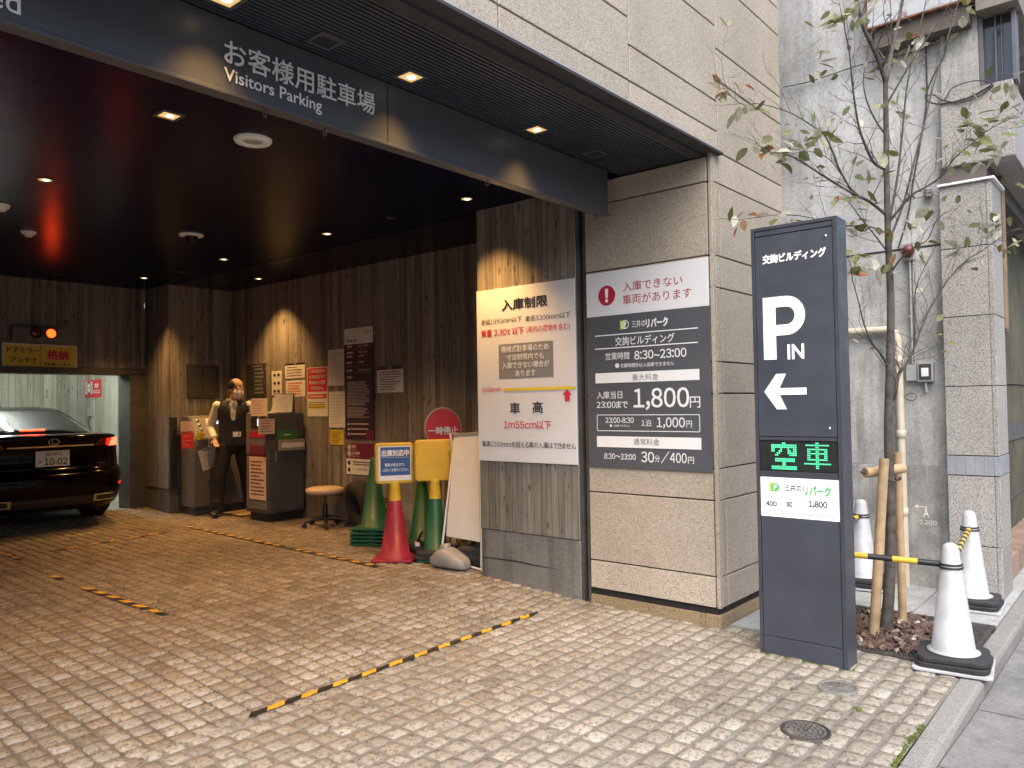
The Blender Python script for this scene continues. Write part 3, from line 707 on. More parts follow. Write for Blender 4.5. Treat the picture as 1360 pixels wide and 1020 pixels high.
# moss in the joints beside the kerb and round the sign's foot
m = MB(); rnd = random.Random(9)
spots = []
for k in range(120): x = 3.35+rnd.random()*.5; spots.append((x, KY1+.006+rnd.gauss(0, .006)+max(0, .03-abs(x-3.68)*.12)*rnd.random()))
for k in range(80): spots.append((4.343-rnd.random()*.008, rnd.uniform(1.34, 1.84)))
for k in range(30): spots.append((4.35+rnd.random()*.15, 1.333-rnd.random()*.006))
for (px_, py_) in ((1135,939),(1142,870+72),(1052,915),(1165,928)):
    c0 = onz(px_, py_, -.03)
    for k in range(8): spots.append((c0.x+rnd.gauss(0, .006), c0.y+rnd.gauss(0, .006)))
for x, y in spots:
    m.ball((x, y, gz(y)-.004+.0*x), (rnd.uniform(.004, .011), rnd.uniform(.004, .010), rnd.uniform(.004, .008)), 6, 4)
o = m.build('moss', M['moss']); tag(o, 'green moss in the joints along the kerb and sign foot', 'moss', None, 'stuff')
# manhole covers
def manhole(x, y, r, name, label, pat):
    z = gz(y)+.008; t = thing(name, label, 'manhole cover', (x, y, z))
    MB().lathe([(r*.88, z-.02), (r*.88, z+.001), (r, z+.002), (r*1.01, z-.02)], (x, y, 0), 48).build('rim', M['cast' if pat else 'plinth'], t)
    m = MB(); m.lathe([(0, z-.004), (r*.87, z-.004), (r*.87, z-.02)], (x, y, 0), 48)
    F = Fr((x, y, z-.004), (1,0,0), (0,1,0))
    if pat:
        for r0, r1, n in ((.14, .26, 6), (.32, .46, 12), (.52, .66, 18), (.72, .84, 26)):
            for k in range(n):
                a0 = 2*PI*k/n; a1 = a0+2*PI/n*.66; pts = [(r*q*math.cos(a), r*q*math.sin(a)) for q, aa in ((r0, (a0, (a0+a1)/2, a1)), (r1, (a1, (a0+a1)/2, a0))) for a in aa]
                m.prism(F, pts, 0, .004, 1)
    else:
        for k in range(5): m.ring(F, 0, 0, r*(.12+.16*k), r*(.19+.16*k), .0025, 1)
        for k in range(12): a = 2*PI*k/12; m.prism(F, [(r*.3*math.cos(a-.05), r*.3*math.sin(a-.05)), (r*.8*math.cos(a-.03), r*.8*math.sin(a-.03)), (r*.8*math.cos(a+.03), r*.8*math.sin(a+.03)), (r*.3*math.cos(a+.05), r*.3*math.sin(a+.05))], 0, .003, 1)
    m.build('cover', [M['cast'] if pat else M['galv_w'], M['iron_lt'] if pat else M['plinth']], t)
M['galv_w'] = simple('worn_cover', (.23,.235,.235), .55, .3, .2, 20, .2, 90); M['iron_lt'] = simple('iron_relief', (.20,.19,.175), .5, .4, .25, 20)
manhole(3.437, 1.252, .105, 'manhole_cover', 'round black iron cover with a ring pattern, nearest the kerb moss', True)
c0 = onz(1113, 914, -.028); manhole(c0.x, c0.y, .095, 'manhole_cover', 'round worn grey cover just in front of the sign tower', False)
c0 = onz(1057, 903, -.026); manhole(c0.x, c0.y, .036, 'manhole_cover', 'smallest round grey cover by the foot of the sign tower', False)
# hazard tape on the cobbles: yellow and black stretches
def tape(x0, y0, x1, y1, wd, label, step=.095, worn=0.0, seed=1):
    rnd = random.Random(seed); a = Vector((x0, y0, 0)); b = Vector((x1, y1, 0)); L = (b-a).length; d = (b-a)/L; p = Vector((-d.y, d.x, 0))
    m = MB(); n = int(L/step); s = L/n
    for k in range(n):
        bare = rnd.random() < worn; segs = 6
        for j in range(segs):
            q0, q1 = a+d*(k*s+s*j/segs), a+d*(k*s+s*(j+1)/segs); sk = d*wd*.4
            ww = wd*.25 if bare else wd; e0, e1 = ww/2*(1-.12*rnd.random()*(1+4*worn)), ww/2*(1-.12*rnd.random()*(1+4*worn))
            h = lambda v: Vector((v.x, v.y, gz(v.y)+.0085+.002*math.sin(v.x*70)*math.sin(v.y*61)))
            m.add([h(q0-p*e0-sk), h(q1-p*e1-sk), h(q1+p*e1+sk), h(q0+p*e0+sk)], [(0,1,2,3)], 2 if bare else (k+1) % 2)
    o = m.build('hazard_tape', [M['tape_y'], M['tape_k'], M['tape_w']]); tag(o, label, 'floor tape', 'hazard tape lines on the cobbles'); return o
tape(1.955, 3.275, 4.13, 3.30, .042, 'long yellow and black tape line across the entrance in front', .093, 0, 1)
tape(4.268, 5.13, 4.268, 8.4, .05, 'worn yellow and black tape line leading from the red cone to the man', .085, .12, 2)
tape(2.43, 5.08, 2.39, 6.3, .05, 'short orange tape line on the open cobbles at left', .10, 0, 3)
tape(2.385, 6.75, 2.38, 6.92, .05, 'tiny worn scrap of tape beyond the short orange line', .085, 0, 4)
tape(2.80, 8.07, 3.95, 8.22, .045, 'worn tape line crossing the lane behind the car', .10, .2, 5)
tape(2.44, 7.85, 2.44, 8.4, .045, 'worn tape scrap at the left edge of the picture', .09, .35, 6)
# ================================================================== SIGNS AT THE ENTRANCE
# white restriction board on the concrete pier
t = thing('restriction_sign', 'large white vehicle size limit board headed 入庫制限 on the concrete pier', 'sign', (4.59, 3.76, .98))
F = PX(4.585); a, vt = F.px(634.1, 387.9); b = -3.272; vb = .980; vt = 2.342; a = -4.245
MB().prism(F, [(a, vb), (b, vb), (b, vt), (a, vt)], -.012, 0).build('panel', M['sign_white'], t, bev=.0015, seg=1)
m = MB(); K, Rd, Wt, Gy, Yl, Cr = 0, 1, 2, 3, 4, 5
def c6(x): return 620+x/3
def d6(y): return 320+y/3
def T6(s, x0, yt, yb, x1, mi, bold=.0): tpx(m, s, F, c6(x0), d6(yt), d6(yb), c6(x1), mi, bold)
T6('入庫制限', 140, 236, 280, 322, K, .028)
T6('車幅1950mm以下', 58, 316, 338, 220, K, .0); T6('車長5300mm以下', 233, 300, 323, 414, K, .0)
T6('重量 2.30t 以下', 58, 357, 386, 228, Rd, .018); T6('(車内の荷物を含む)', 238, 340, 372, 412, Rd, .008)
rpx(m, F, c6(127), d6(414), d6(550), c6(345), Gy)
for s_, x0, yt, yb, x1 in (('機械式駐車場のため', 138, 420, 447, 328), ('寸法制限内でも', 160, 453, 478, 308), ('入庫できない場合が', 142, 485, 511, 330), ('あります', 195, 516, 541, 275)): tpx(m, s_, F, c6(x0), d6(yt), d6(yb), c6(x1), Wt, .012, .005)
T6('1550mm', 61, 585, 602, 138, Rd, .012)
rpx(m, F, c6(146), d6(587), d6(599), c6(435), Yl, .004)
u0, v1 = F.px(c6(382), d6(590)); u1, v0 = F.px(c6(420), d6(638)); uc = (u0+u1)/2; vm = v1-(v1-v0)*.48; q = (u1-u0)*.26
m.prism(F, [(uc, v1), (u0, vm), (uc-q, vm), (uc-q, v0), (uc+q, v0), (uc+q, vm), (u1, vm)], .001, .004, Rd)
T6('車', 172, 644, 690, 213, K, .02); T6('高', 262, 640, 687, 304, K, .02)
T6('1m55cm以下', 148, 716, 749, 338, Rd, .016)
T6('車高1550mmを超える車の入庫はできません', 62, 795, 819, 436, K, .006)
m.build('lettering', [M['ink'], M['red'], M['white'], M['grey_ink'], M['yellow'], M['crimson']], t)
# dark tariff board on the granite
t = thing('tariff_sign', 'tall dark grey parking tariff board with a white red-lettered head on the granite pier', 'sign', (4.59, 2.69, .97))
F = PX(4.588); a, b, vb, vt, vs = -3.168, -2.222, .972, 2.352, 2.040
MB().prism(F, [(a, vb), (b, vb), (b, vs), (a, vs)], -.01, 0).build('panel', M['sign_grey'], t, bev=.001, seg=1)
MB().prism(F, [(a, vs+.0005), (b, vs+.0005), (b, vt), (a, vt)], -.01, .0012).build('head_panel', M['sign_white'], t, bev=.001, seg=1)
m = MB(); W_, C_, G_, Lm, K_ = 0, 1, 2, 3, 4
def T7(s, x0, yt, yb, x1, mi=0, bold=.008, off=.003): tpx(m, s, F, c6(x0), d6(yt), d6(yb), c6(x1), mi, bold, off)
uc, vc = F.px(c6(558), d6(218)); m.disc(F, uc, vc, .071, .003, C_)
m.prism(F, [(uc-.013, vc+.048), (uc-.009, vc-.018), (uc+.009, vc-.018), (uc+.013, vc+.048)], .003, .0045, W_); m.disc(F, uc, vc-.037, .0125, .0045, W_)
T7('入庫できない', 622, 165, 203, 860, C_, .0); T7('車両があります', 622, 216, 255, 897, C_, .0)
rpx(m, F, c6(611), d6(319), d6(353), c6(634), Lm, .003)
uc, vc = F.px(c6(631), d6(333)); m.ring(F, uc, vc, .026, .031, .0035, W_); tfit(m, 'P', F, uc, vc, .034, None, W_, .04, .0035, 'c')
T7('三井の', 658, 318, 346, 712, W_, .006); T7('リパーク', 714, 310, 346, 802, W_, .05)
for (x0, y0_, x1) in ((512, 378, 922), (512, 430, 922)): rpx(m, F, c6(x0), d6(y0_), d6(y0_+4), c6(x1), W_, .003)
T7('交詢ビルディング', 592, 384, 419, 828, W_, .012)
T7('営業時間', 553, 447, 476, 648, W_, .008); T7('8:30~23:00', 668, 438, 473, 876, W_, .014)
uc, vc = F.px(c6(600), d6(497)); m.disc(F, uc, vc, .0165, .003, W_); tfit(m, '!', F, uc, vc, .022, None, G_, .02, .0045, 'c'); T7('営業時間外は入出庫できません', 613, 489, 506, 827, W_, .008)
rpx(m, F, c6(513), d6(528), d6(568), c6(928), W_, .003); T7('最大料金', 660, 531, 557, 764, G_, .0, .005)
T7('入庫当日', 518, 600, 630, 620, W_, .006); T7('23:00まで', 518, 639, 667, 643, W_, .012)
T7('1,800', 664, 588, 674, 887, W_, .016); T7('円', 889, 620, 665, 931, W_, .006)
u0, v1 = F.px(c6(519), d6(692)); u1, _ = F.px(c6(930), d6(720)); _, v0 = F.px(c6(519), d6(757))
for q0, q1, q2, q3 in ((u0+.012, v1-.005, u1-.012, v1), (u0+.012, v0, u1-.012, v0+.005), (u0, v0+.012, u0+.005, v1-.012), (u1-.005, v0+.012, u1, v1-.012)): m.rect(F, q0, q1, q2, q3, .003, W_)
for cx_, cy_, a0 in ((u0+.012, v1-.012, 90), (u1-.012, v1-.012, 0), (u0+.012, v0+.012, 180), (u1-.012, v0+.012, 270)):
    m.prism(F, [(cx_+r*math.cos(math.radians(a0+k*15)), cy_+r*math.sin(math.radians(a0+k*15))) for r, ks in ((.012, range(7)), (.007, range(6, -1, -1))) for k in ks], .0025, .003, W_)
T7('23:00-8:30', 553, 703, 725, 666, W_, .014); T7('入出庫できません', 583, 731, 741, 650, W_, .0); uc, vc = F.px(c6(575), d6(736)); m.disc(F, uc, vc, .009, .003, W_)
T7('1泊', 696, 711, 739, 735, W_, .008); T7('1,000', 757, 703, 747, 870, W_, .012); T7('円', 875, 716, 743, 898, W_, .006)
rpx(m, F, c6(519), d6(777), d6(820), c6(935), W_, .003); T7('通常料金', 665, 786, 812, 769, G_, .0, .005)
T7('8:30〜23:00', 548, 845, 868, 674, W_, .012); T7('30', 695, 839, 881, 747, W_, .012); T7('分', 749, 853, 881, 770, W_, .004); T7('/400', 774, 837, 886, 877, W_, .012); T7('円', 882, 860, 888, 906, W_, .006)
m.build('lettering', [M['white'], M['crimson'], M['grey_ink'], M['lime'], M['ink']], t)
# ------------------------------------------------------------------ the sign tower by the kerb
TX, TY0, TY1, TZ = 4.35, 1.345, 1.832, 2.43
t = thing('sign_tower', 'tall dark grey parking sign tower with a white P, arrow and green 空車 display', 'sign', (TX+.075, (TY0+TY1)/2, gz(1.6)))
F = PX(TX)
m = MB(); m.box((TX+.012, TY0+.004, -.06), (TX+.148, TY1-.004, TZ-.004)).build('body', M['tower_side'], t, bev=.002, seg=1)
m = MB(); a, b = -TY1, -TY0
fw = .019
m.prism(F, [(a, -.06), (a+fw, -.06), (a+fw, TZ), (a, TZ)], -.155, .004); m.prism(F, [(b-fw*1.3, -.06), (b, -.06), (b, TZ), (b-fw*1.3, TZ)], -.155, .004); m.prism(F, [(a+fw, TZ-.02), (b-fw*1.3, TZ-.02), (b-fw*1.3, TZ), (a+fw, TZ)], -.155, .004)
m.build('frame', M['tower_side'], t, bev=.002, seg=1)
ia, ib = a+fw+.003, b-fw*1.3-.003
def vz(x, y): return F.px(x, y)[1]
z_top = vz(1001.5, 316); z_p0 = vz(1008, 579); z_l1, z_l0 = vz(1009.6, 585.4), vz(1011, 624.2); z_w1, z_w0 = vz(1010.7, 633.1), vz(1012, 684.5); z_line = vz(1013.9, 842.5)
def plank(z0, z1, nm, mt, d=0.0, inset=0):
    return MB().prism(F, [(ia+inset, z0), (ib-inset, z0), (ib-inset, z1), (ia+inset, z1)], -.011, d).build(nm, M[mt], t, bev=.0012, seg=1)
plank(z_top+.003, TZ-.023, 'top_panel', 'tower', .0); face = plank(z_p0, z_top-.003, 'face_panel', 'tower', .001)
plank(z_l1+.004, z_p0-.004, 'rail', 'tower_side', .001); plank(z_w1+.002, z_l0-.003, 'rail', 'tower_side', .001); plank(z_line+.002, z_w0-.004, 'lower_panel', 'tower', .0); plank(-.06, z_line-.002, 'foot_panel', 'tower', .0008)
for px_, py_ in ((1096.5, 313.5), (1102, 569)):
    u_, v_ = F.px(px_, py_); c0 = F.p(u_, v_, 0); mm = MB(); mm.M = Matrix.Translation(c0) @ Matrix.Rotation(-PI/2, 4, 'Y'); mm.lathe([(0, .0065), (.007, .006), (.0085, .003), (.0085, 0)], (0,0,0), 14).build('bolt', M['alu'], face)
m = MB()
tpx(m, '交詢ビルディング', F, 1013, 339.5, 351.5, 1097.5, 0, .035, .004)
m.build('lettering', M['letter_lit'], face); m = MB()
pu0, pv1 = F.px(1013.3, 396.2); _, pv0 = F.px(1013.3, 478.2); pu1, _ = F.px(1069.6, 430)
ph, pw, ps = pv1-pv0, pu1-pu0, (pu1-pu0)*.30; R_ = ph*.62/2; r_ = R_*.46
m.prism(F, [(pu0, pv0), (pu0+ps, pv0), (pu0+ps, pv1), (pu0, pv1)], .0, .004)
arc = [math.radians(90-k*12) for k in range(16)]; cu, cv = pu1-R_*.95, pv1-R_
op = [(pu0+ps, pv1)]+[(cu+R_*.95*math.cos(q), cv+R_*math.sin(q)) for q in arc]+[(pu0+ps, pv1-2*R_)]; ip = [(pu0+ps, cv+r_)]+[(cu+r_*.95*math.cos(q), cv+r_*math.sin(q)) for q in arc]+[(pu0+ps, cv-r_)]
for k in range(len(op)-1): m.prism(F, [op[k], ip[k], ip[k+1], op[k+1]], .0, .004)
m.build('lettering', M['letter_lit'], face); m = MB()
tpx(m, 'IN', F, 1046, 457.5, 477.5, 1068.3, 0, .022, .004)
m.build('lettering', M['letter_lit'], face); m = MB()
u0, vc = F.px(1015.6, 520.5); u1, _ = F.px(1071.2, 520); um, vt_ = F.px(1043.8, 496.3); h = .019; hv = vt_-vc
m.prism(F, [(u0, vc), (um-.055, vc+hv), (um+.0, vc+hv), (u0+.088, vc+h), (u1, vc+h), (u1, vc-h), (u0+.088, vc-h), (um+.0, vc-hv), (um-.055, vc-hv)], .001, .004)
m.build('arrow', M['letter_lit'], face)
BM1 = """.......##.......
.##############.
.##############.
.##...#...#..##.
.##..##...##.##.
....##....#####.
...##......####.
................
...###########..
...###########..
.......##.......
.......##.......
.##############.
.##############."""
BM2 = """.......##.......
.##############.
.......##.......
..############..
..##...##...##..
..############..
..##...##...##..
..##...##...##..
..############..
.......##.......
################
.......##.......
.......##......."""
led = MB().prism(F, [(ia, z_l0), (ib, z_l0), (ib, z_l1), (ia, z_l1)], -.011, -.004).build('display', M['black'], t)
for bm, x0, x1, yt, yb in ((BM1, 1021.5, 1060, 587.0, 623.0), (BM2, 1067, 1103, 587.2, 622.5)):
    m = MB(); rows = bm.split('\n'); u0, v1 = F.px(x0, yt); u1, _ = F.px(x1, yt); _, v0 = F.px(x0, yb)
    for j, r in enumerate(rows):
        for i, ch in enumerate(r):
            u_ = u0+(u1-u0)*(i+.5)/16; v_ = v1-(v1-v0)*(j+.5)/len(rows)
            if ch == '#': m.disc(F, u_, v_, (u1-u0)/16*.47, -.002, 0, 8)
    m.build('lit_dots', M['led'], led)
m = MB(); nu, nv = 40, 14
for i in range(nu):
    for j in range(nv): m.disc(F, ia+.012+(ib-ia-.024)*(i+.5)/nu, z_l0+.008+(z_l1-z_l0-.016)*(j+.5)/nv, .0022, -.003, 0, 5)
o = m.build('unlit_dots', M['led_dim'], led)
lit = MB().prism(F, [(ia+.002, z_w0), (ib-.001, z_w0), (ib-.001, z_w1), (ia+.002, z_w1)], -.011, .0).build('lit_panel', M['panel_lit'], t)
def c8(x): return 1000+x/7.286
def d8(y): return 570+y/7.286
m = MB()
def T8(s, x0, yt, yb, x1, mi, bold=.0): tpx(m, s, F, c8(x0), d8(yt), d8(yb), c8(x1), mi, bold, .002)
rpx(m, F, c8(155), d8(512), d8(600), c8(215), 1, .0012); uc, vc = F.px(c8(218), d8(562)); m.disc(F, uc, vc, .0235, .0018, 2); tfit(m, 'P', F, uc, vc, .030, None, 4, .05, .0026, 'c')
T8('三井の', 306, 528, 600, 472, 0, .03); T8('リパーク', 486, 543, 640, 757, 2, .06)
T8('400', 128, 690, 740, 232, 0, .05); T8('円', 234, 710, 736, 262, 0); T8('30', 318, 698, 750, 384, 0, .05); T8('分', 390, 722, 746, 415, 0)
T8('最大', 473, 690, 712, 524, 0); T8('料金', 473, 722, 744, 524, 0); T8('1,800', 541, 690, 760, 720, 0, .045); T8('円', 738, 728, 756, 768, 0)
T8('OPEN 8:30-23:00', 146, 765, 790, 386, 3)
rnd = random.Random(2)
for (x0, yt, yb, x1) in ((495, 768, 786, 745), (475, 815, 840, 785)):
    u0, v1 = F.px(c8(x0), d8(yt)); u1, _ = F.px(c8(x1), d8(yt)); _, v0 = F.px(c8(x0), d8(yb)); scribble(m, F, u0, v0, u1, v1, 1, 3, rnd, .55, .002, .05)
m.build('lettering', [M['ink_mid'], M['lime'], M['green_ink'], M['galv'], M['white']], lit)
# ================================================================== NOTICES INSIDE
FA = PX(5.5); FP2 = PY(9.55); FD = PY(10.2)
def notice(name, label, F, x0, yt, yb, x1, base, draw, mats, th=.004, cat='notice', grp=None):
    a, vt = F.px(x0, yt); _, vb = F.px(x0, yb); b, _ = F.px(x1, (yt+yb)/2)
    t = thing(name, label, cat, F.p((a+b)/2, vb, 0), grp)
    MB().prism(F, [(a, vb), (b, vb), (b, vt), (a, vt)], .0015, th).build('sheet', M[base], t)
    m = MB(); Q = Fr(F.p(a, vb, th), F.U, F.V); draw(m, Q, b-a, vt-vb, random.Random(int(x0*7)))
    if m.f: m.build('print', [M[k] for k in mats], t)
    return t
def d_big(m, Q, w, h, r):
    m.rect(Q, 0, h*.855, w, h, .001, 0); tfit(m, 'リパーク', Q, w*.95, h*.955, h*.026, w*.4, 1, .04, .002, 'r', 2); tfit(m, '駐車場ご案内', Q, w*.09, h*.888, h*.024, w*.5, 1, .03, .002, 'l', 2)
    for v, a_, b_ in ((.835, '営業時間', '8:30~23:00'), (.78, '時間貸料金', '400円/30分'), (.745, '最大料金', '1,800円'), (.69, '夜間料金', '1,000円'), (.617, '車両制限', '5.3 1.95 1.55 2.3t'), (.557, '定期契約', '')):
        tfit(m, a_, Q, w*.09, h*v, h*.019, w*.3, 2, .03, .002, 'l', 2)
        if b_: tfit(m, b_, Q, w*.48, h*v, h*.021, w*.45, 2, .01, .002, 'l', 2)
    for v in (.81, .655, .59): m.rect(Q, w*.06, h*v, w*.95, h*v+.002, .0015, 3)
    scribble(m, Q, w*.09, h*.30, w*.88, h*.52, 17, 2, r, .45, .002, .25); scribble(m, Q, w*.09, h*.19, w*.88, h*.29, 8, 2, r, .45, .002, .3)
    for k in range(3): v = h*(.135-.045*k); m.add([Q.p(w*.09, v-.012, .002), Q.p(w*.17, v-.012, .002), Q.p(w*.13, v+.02, .002)], [(0,1,2)], 2); scribble(m, Q, w*.2, v-.008, w*.85, v+.01, 1, 2, r, .8, .002, .3)
    m.rect(Q, w*.72, 0, w, h*.08, .0012, 4)
notice('price_board', 'tallest navy price board with a pale head on the poster wall', FA, 458.4, 437.5, 582.5, 497.3, 'navy', d_big, ['paper', 'ink', 'paper', 'galv', 'maroon'], .012, 'notice board')
def d_mar(m, Q, w, h, r):
    m.rect(Q, 0, h*.5, w, h, .001, 0); 
    for v in (.87, .66): m.disc(Q, w*.11, h*v, w*.07, .002, 1); m.ring(Q, w*.11, h*v, w*.04, w*.055, .0025, 0)
    tfit(m, '禁煙', Q, w*.2, h*.89, h*.10, None, 1, .02, .002, 'l', 2); tfit(m, '火気厳禁', Q, w*.2, h*.68, h*.10, None, 1, .02, .002, 'l', 2); tfit(m, 'No Smoking', Q, w*.2, h*.79, h*.05, None, 1, 0, .002, 'l', 2); tfit(m, 'No Open Flames', Q, w*.2, h*.58, h*.05, None, 1, 0, .002, 'l', 2)
    for v in (.36, .14): m.disc(Q, w*.1, h*v, w*.05, .002, 2)
    scribble(m, Q, w*.24, h*.28, w*.9, h*.44, 2, 2, r, .6, .002, .1); tfit(m, 'ペット持ち込み禁止', Q, w*.22, h*.17, h*.08, w*.6, 2, .01, .002, 'l', 2)
notice('rules_board', 'maroon and cream rules board below the tall price board', FA, 460.8, 588, 629, 499.5, 'paper', d_mar, ['maroon', 'paper', 'ink'], .010, 'notice board')
def d_txt(col, rows, fill=.4, head=None, headc=None):
    def f(m, Q, w, h, r):
        top = h*.93
        if head: m.rect(Q, 0, h*.86, w, h, .001, 1); top = h*.82; tfit(m, head, Q, w*.5, h*.93, h*.07, w*.7, 2, .02, .002, 'c', 2)
        scribble(m, Q, w*.1, h*.08, w*.92, top, rows, 0, r, fill, .002, .4)
    return f
notice('white_notice', 'white printed sheet to the right of the tall price board', FA, 501, 487, 521.8, 536, 'paper', d_txt('ink', 8, .45, 'お知らせ'), ['ink', 'board_dk', 'paper', 'red'])
notice('white_notice', 'upper cream sheet with orange light glints left of the price board', FA, 436, 465, 512.5, 457.2, 'paper', d_txt('ink', 11, .25), ['grey_ink', 'board_dk', 'paper'])
notice('white_notice', 'lower cream sheet directly under the upper one, left of the price board', FA, 437, 520.3, 567.6, 458.5, 'paper', d_txt('ink', 10, .25), ['grey_ink', 'board_dk', 'paper'])
notice('yellow_notice', 'small yellow sheet at the bottom of the cream sheets', FA, 438.8, 570.8, 590, 456.6, 'yellow', d_txt('ink', 7, .4), ['ink', 'ink', 'paper'])
def d_red(m, Q, w, h, r):
    m.rect(Q, w*.02, h*.50, w*.98, h*.985, .001, 0)
    for k, s_ in enumerate(('10月21日(日)から', '10月31日(水)まで', '電気車の入出庫', 'できません。')): tfit(m, s_, Q, w*.5, h*(.92-.115*k), h*.075, w*.86, 1, .03, .002, 'c', 2)
    m.rect(Q, w*.04, h*.36, w*.96, h*.45, .001, 0); scribble(m, Q, w*.1, h*.375, w*.9, h*.435, 1, 1, r, .6, .002, .1)
    m.rect(Q, w*.06, h*.16, w*.95, h*.25, .001, 2); scribble(m, Q, w*.06, h*.165, w*.95, h*.305, 3, 3, r, .4, .002, .2)
notice('red_notice', 'red and white closure notice between the right payment machine and cream sheets', FA, 408.2, 488.5, 553, 435.4, 'paper', d_red, ['red', 'paper', 'yellow', 'ink'])
notice('white_notice', 'white sheet with a dark head above the right payment machine', FA, 379, 483, 503, 405.2, 'paper', d_txt('ink', 4, .45, '料金案内'), ['ink', 'ink', 'paper'])
notice('white_notice', 'white sheet just under the dark headed one, over the right machine', FA, 380, 506, 527, 405.5, 'paper', d_txt('ink', 5, .5), ['red', 'ink', 'paper'])
def d_dots(m, Q, w, h, r):
    n = int(h/w*2.2)
    for j in range(n):
        for i in (.3, .7): m.disc(Q, w*i, h*(j+.5)/n, w*.13, .002, 0, 10, w*.09)
notice('card_sheet', 'narrow white sheet of dark round marks, the upper of two', FA, 361.2, 493.2, 525.3, 374.6, 'paper', d_dots, ['ink'])
notice('card_sheet', 'shorter white sheet of dark round marks, just over the machine', FA, 362.2, 528, 546, 375, 'paper', d_dots, ['ink'])
def d_dark(m, Q, w, h, r):
    for j in range(7): m.rect(Q, w*.08, h*(.1+.115*j), w*.92, h*(.1+.115*j)+.003, .0012, 1); scribble(m, Q, w*.42, h*(.12+.115*j), w*.9, h*(.19+.115*j), 1, 0, r, .8, .002, .3)
    scribble(m, Q, w*.3, h*.91, w*.9, h*.95, 1, 0, r, .9, .002, .2)
notice('price_list', 'dark price list right of the man on the poster wall', FA, 328.6, 484.3, 528.6, 353.7, 'board_dk', d_dark, ['galv', 'grey_ink'], .01, 'notice board')
def d_dk2(m, Q, w, h, r):
    for a_, b_ in ((.06, .46), (.54, .94)): scribble(m, Q, w*a_, h*.08, w*b_, h*.92, 13, 0, r, .25, .002, .25)
notice('dark_plaque', 'dark text plaque on the wall just left of the man', FP2, 247.2, 483.8, 528.4, 290.2, 'board_dk', d_dk2, ['grey_ink'], .014, 'notice board')
t = thing('corner_guard', 'tall black rubber corner guard on the wall left of the machines', 'corner guard', (4.63, 9.54, .43))
m = MB(); m.box((4.612, 9.502, .44), (4.70, 9.549, 1.33)); m.build('strip', M['rubber'], t, bev=.008)
def d_yel(m, Q, w, h, r):
    m.rect(Q, w*.02, h*.06, w*.98, h*.94, .001, 0); m.rect(Q, w*.492, h*.06, w*.496, h*.94, .0015, 3)
    tfit(m, 'ドアミラー', Q, w*.27, h*.72, h*.22, w*.42, 1, .03, .002, 'c'); tfit(m, 'アンテナ', Q, w*.28, h*.33, h*.22, w*.36, 1, .03, .002, 'c')
    tfit(m, '格納', Q, w*.73, h*.58, h*.42, w*.32, 2, .05, .002, 'c'); tfit(m, 'をお願いします。', Q, w*.73, h*.18, h*.13, w*.4, 1, .02, .002, 'c')
notice('mirror_sign', 'yellow ドアミラー sign hung over the lift door', FD, 2.2, 455, 488.3, 102, 'paper', d_yel, ['yellow', 'ink', 'red', 'ink'], .012, 'sign')
t = thing('signal_box', 'grey signal box with one lit amber lamp over the lift door', 'signal', (3.33, 10.2, 2.25))
m = MB(); m.box((3.06, 10.10, 2.245), (3.60, 10.199, 2.415)); m.build('case', M['kiosk'], t, bev=.006)
for lx, lm in ((3.300, 'lens'), (3.462, 'amber')):
    mm = MB(); mm.M = Matrix.Translation((lx, 10.098, 2.352)) @ Matrix.Rotation(PI/2, 4, 'X')
    mm.lathe([(.062, .0), (.066, .022), (.056, .024), (.055, .004)], (0,0,0), 28); mm.build('lamp_rim', M['black'], t)
    mm = MB(); mm.M = Matrix.Translation((lx, 10.098, 2.352)) @ Matrix.Rotation(PI/2, 4, 'X')
    mm.lathe([(0, .02), (.025, .018), (.045, .011), (.054, .002)], (0,0,0), 24); mm.build('lamp', M[lm], t)
def lamp_light(name, loc, power, col, parent, aim=(0,-1,0), size=160, soft=.05):
    L = bpy.data.lights.new(name, 'SPOT'); L.energy = power; L.color = col; L.spot_size = math.radians(size); L.spot_blend = .6; L.shadow_soft_size = soft
    o = bpy.data.objects.new(name, L); COL.objects.link(o); o.parent = parent; o.location = Vector(loc)-Vector(parent.location); o.rotation_euler = Vector(aim).to_track_quat('-Z', 'Y').to_euler()
lamp_light('signal_glow', (3.462, 10.06, 2.352), 2.2, (1.0, .05, .01), t)
FBW = PX(5.6)
def d_ns(m, Q, w, h, r):
    m.rect(Q, w*.06, h*.2, w*.48, h*.9, .001, 0); m.ring(Q, w*.27, h*.55, w*.12, w*.16, .002, 1); m.rect(Q, w*.17, h*.53, w*.37, h*.57, .002, 1)
    tfit(m, '禁煙', Q, w*.74, h*.66, h*.26, w*.4, 0, .04, .002, 'c'); scribble(m, Q, w*.54, h*.2, w*.94, h*.42, 2, 0, r, .6, .002, .1)
notice('no_smoking_sign', 'red no smoking sign on the bright lift booth wall', FBW, 113.5, 505.5, 528, 135, 'red', d_ns, ['paper', 'ink'], .012, 'sign')
c0 = onx(122, 549, 5.6)
t = thing('wall_switch', 'small grey switch with a hanging cord on the bright booth wall', 'switch', (5.6, c0.y, 1.35))
MB().box((5.54, c0.y-.06, 1.33), (5.599, c0.y+.06, 1.46)).build('box', M['galv'], t, bev=.004)
MB().tube([(5.56, c0.y, 1.33), (5.55, c0.y+.02, 1.2), (5.56, c0.y-.03, 1.1), (5.57, c0.y-.05, .95)], .008, 6).build('cord', M['black'], t)
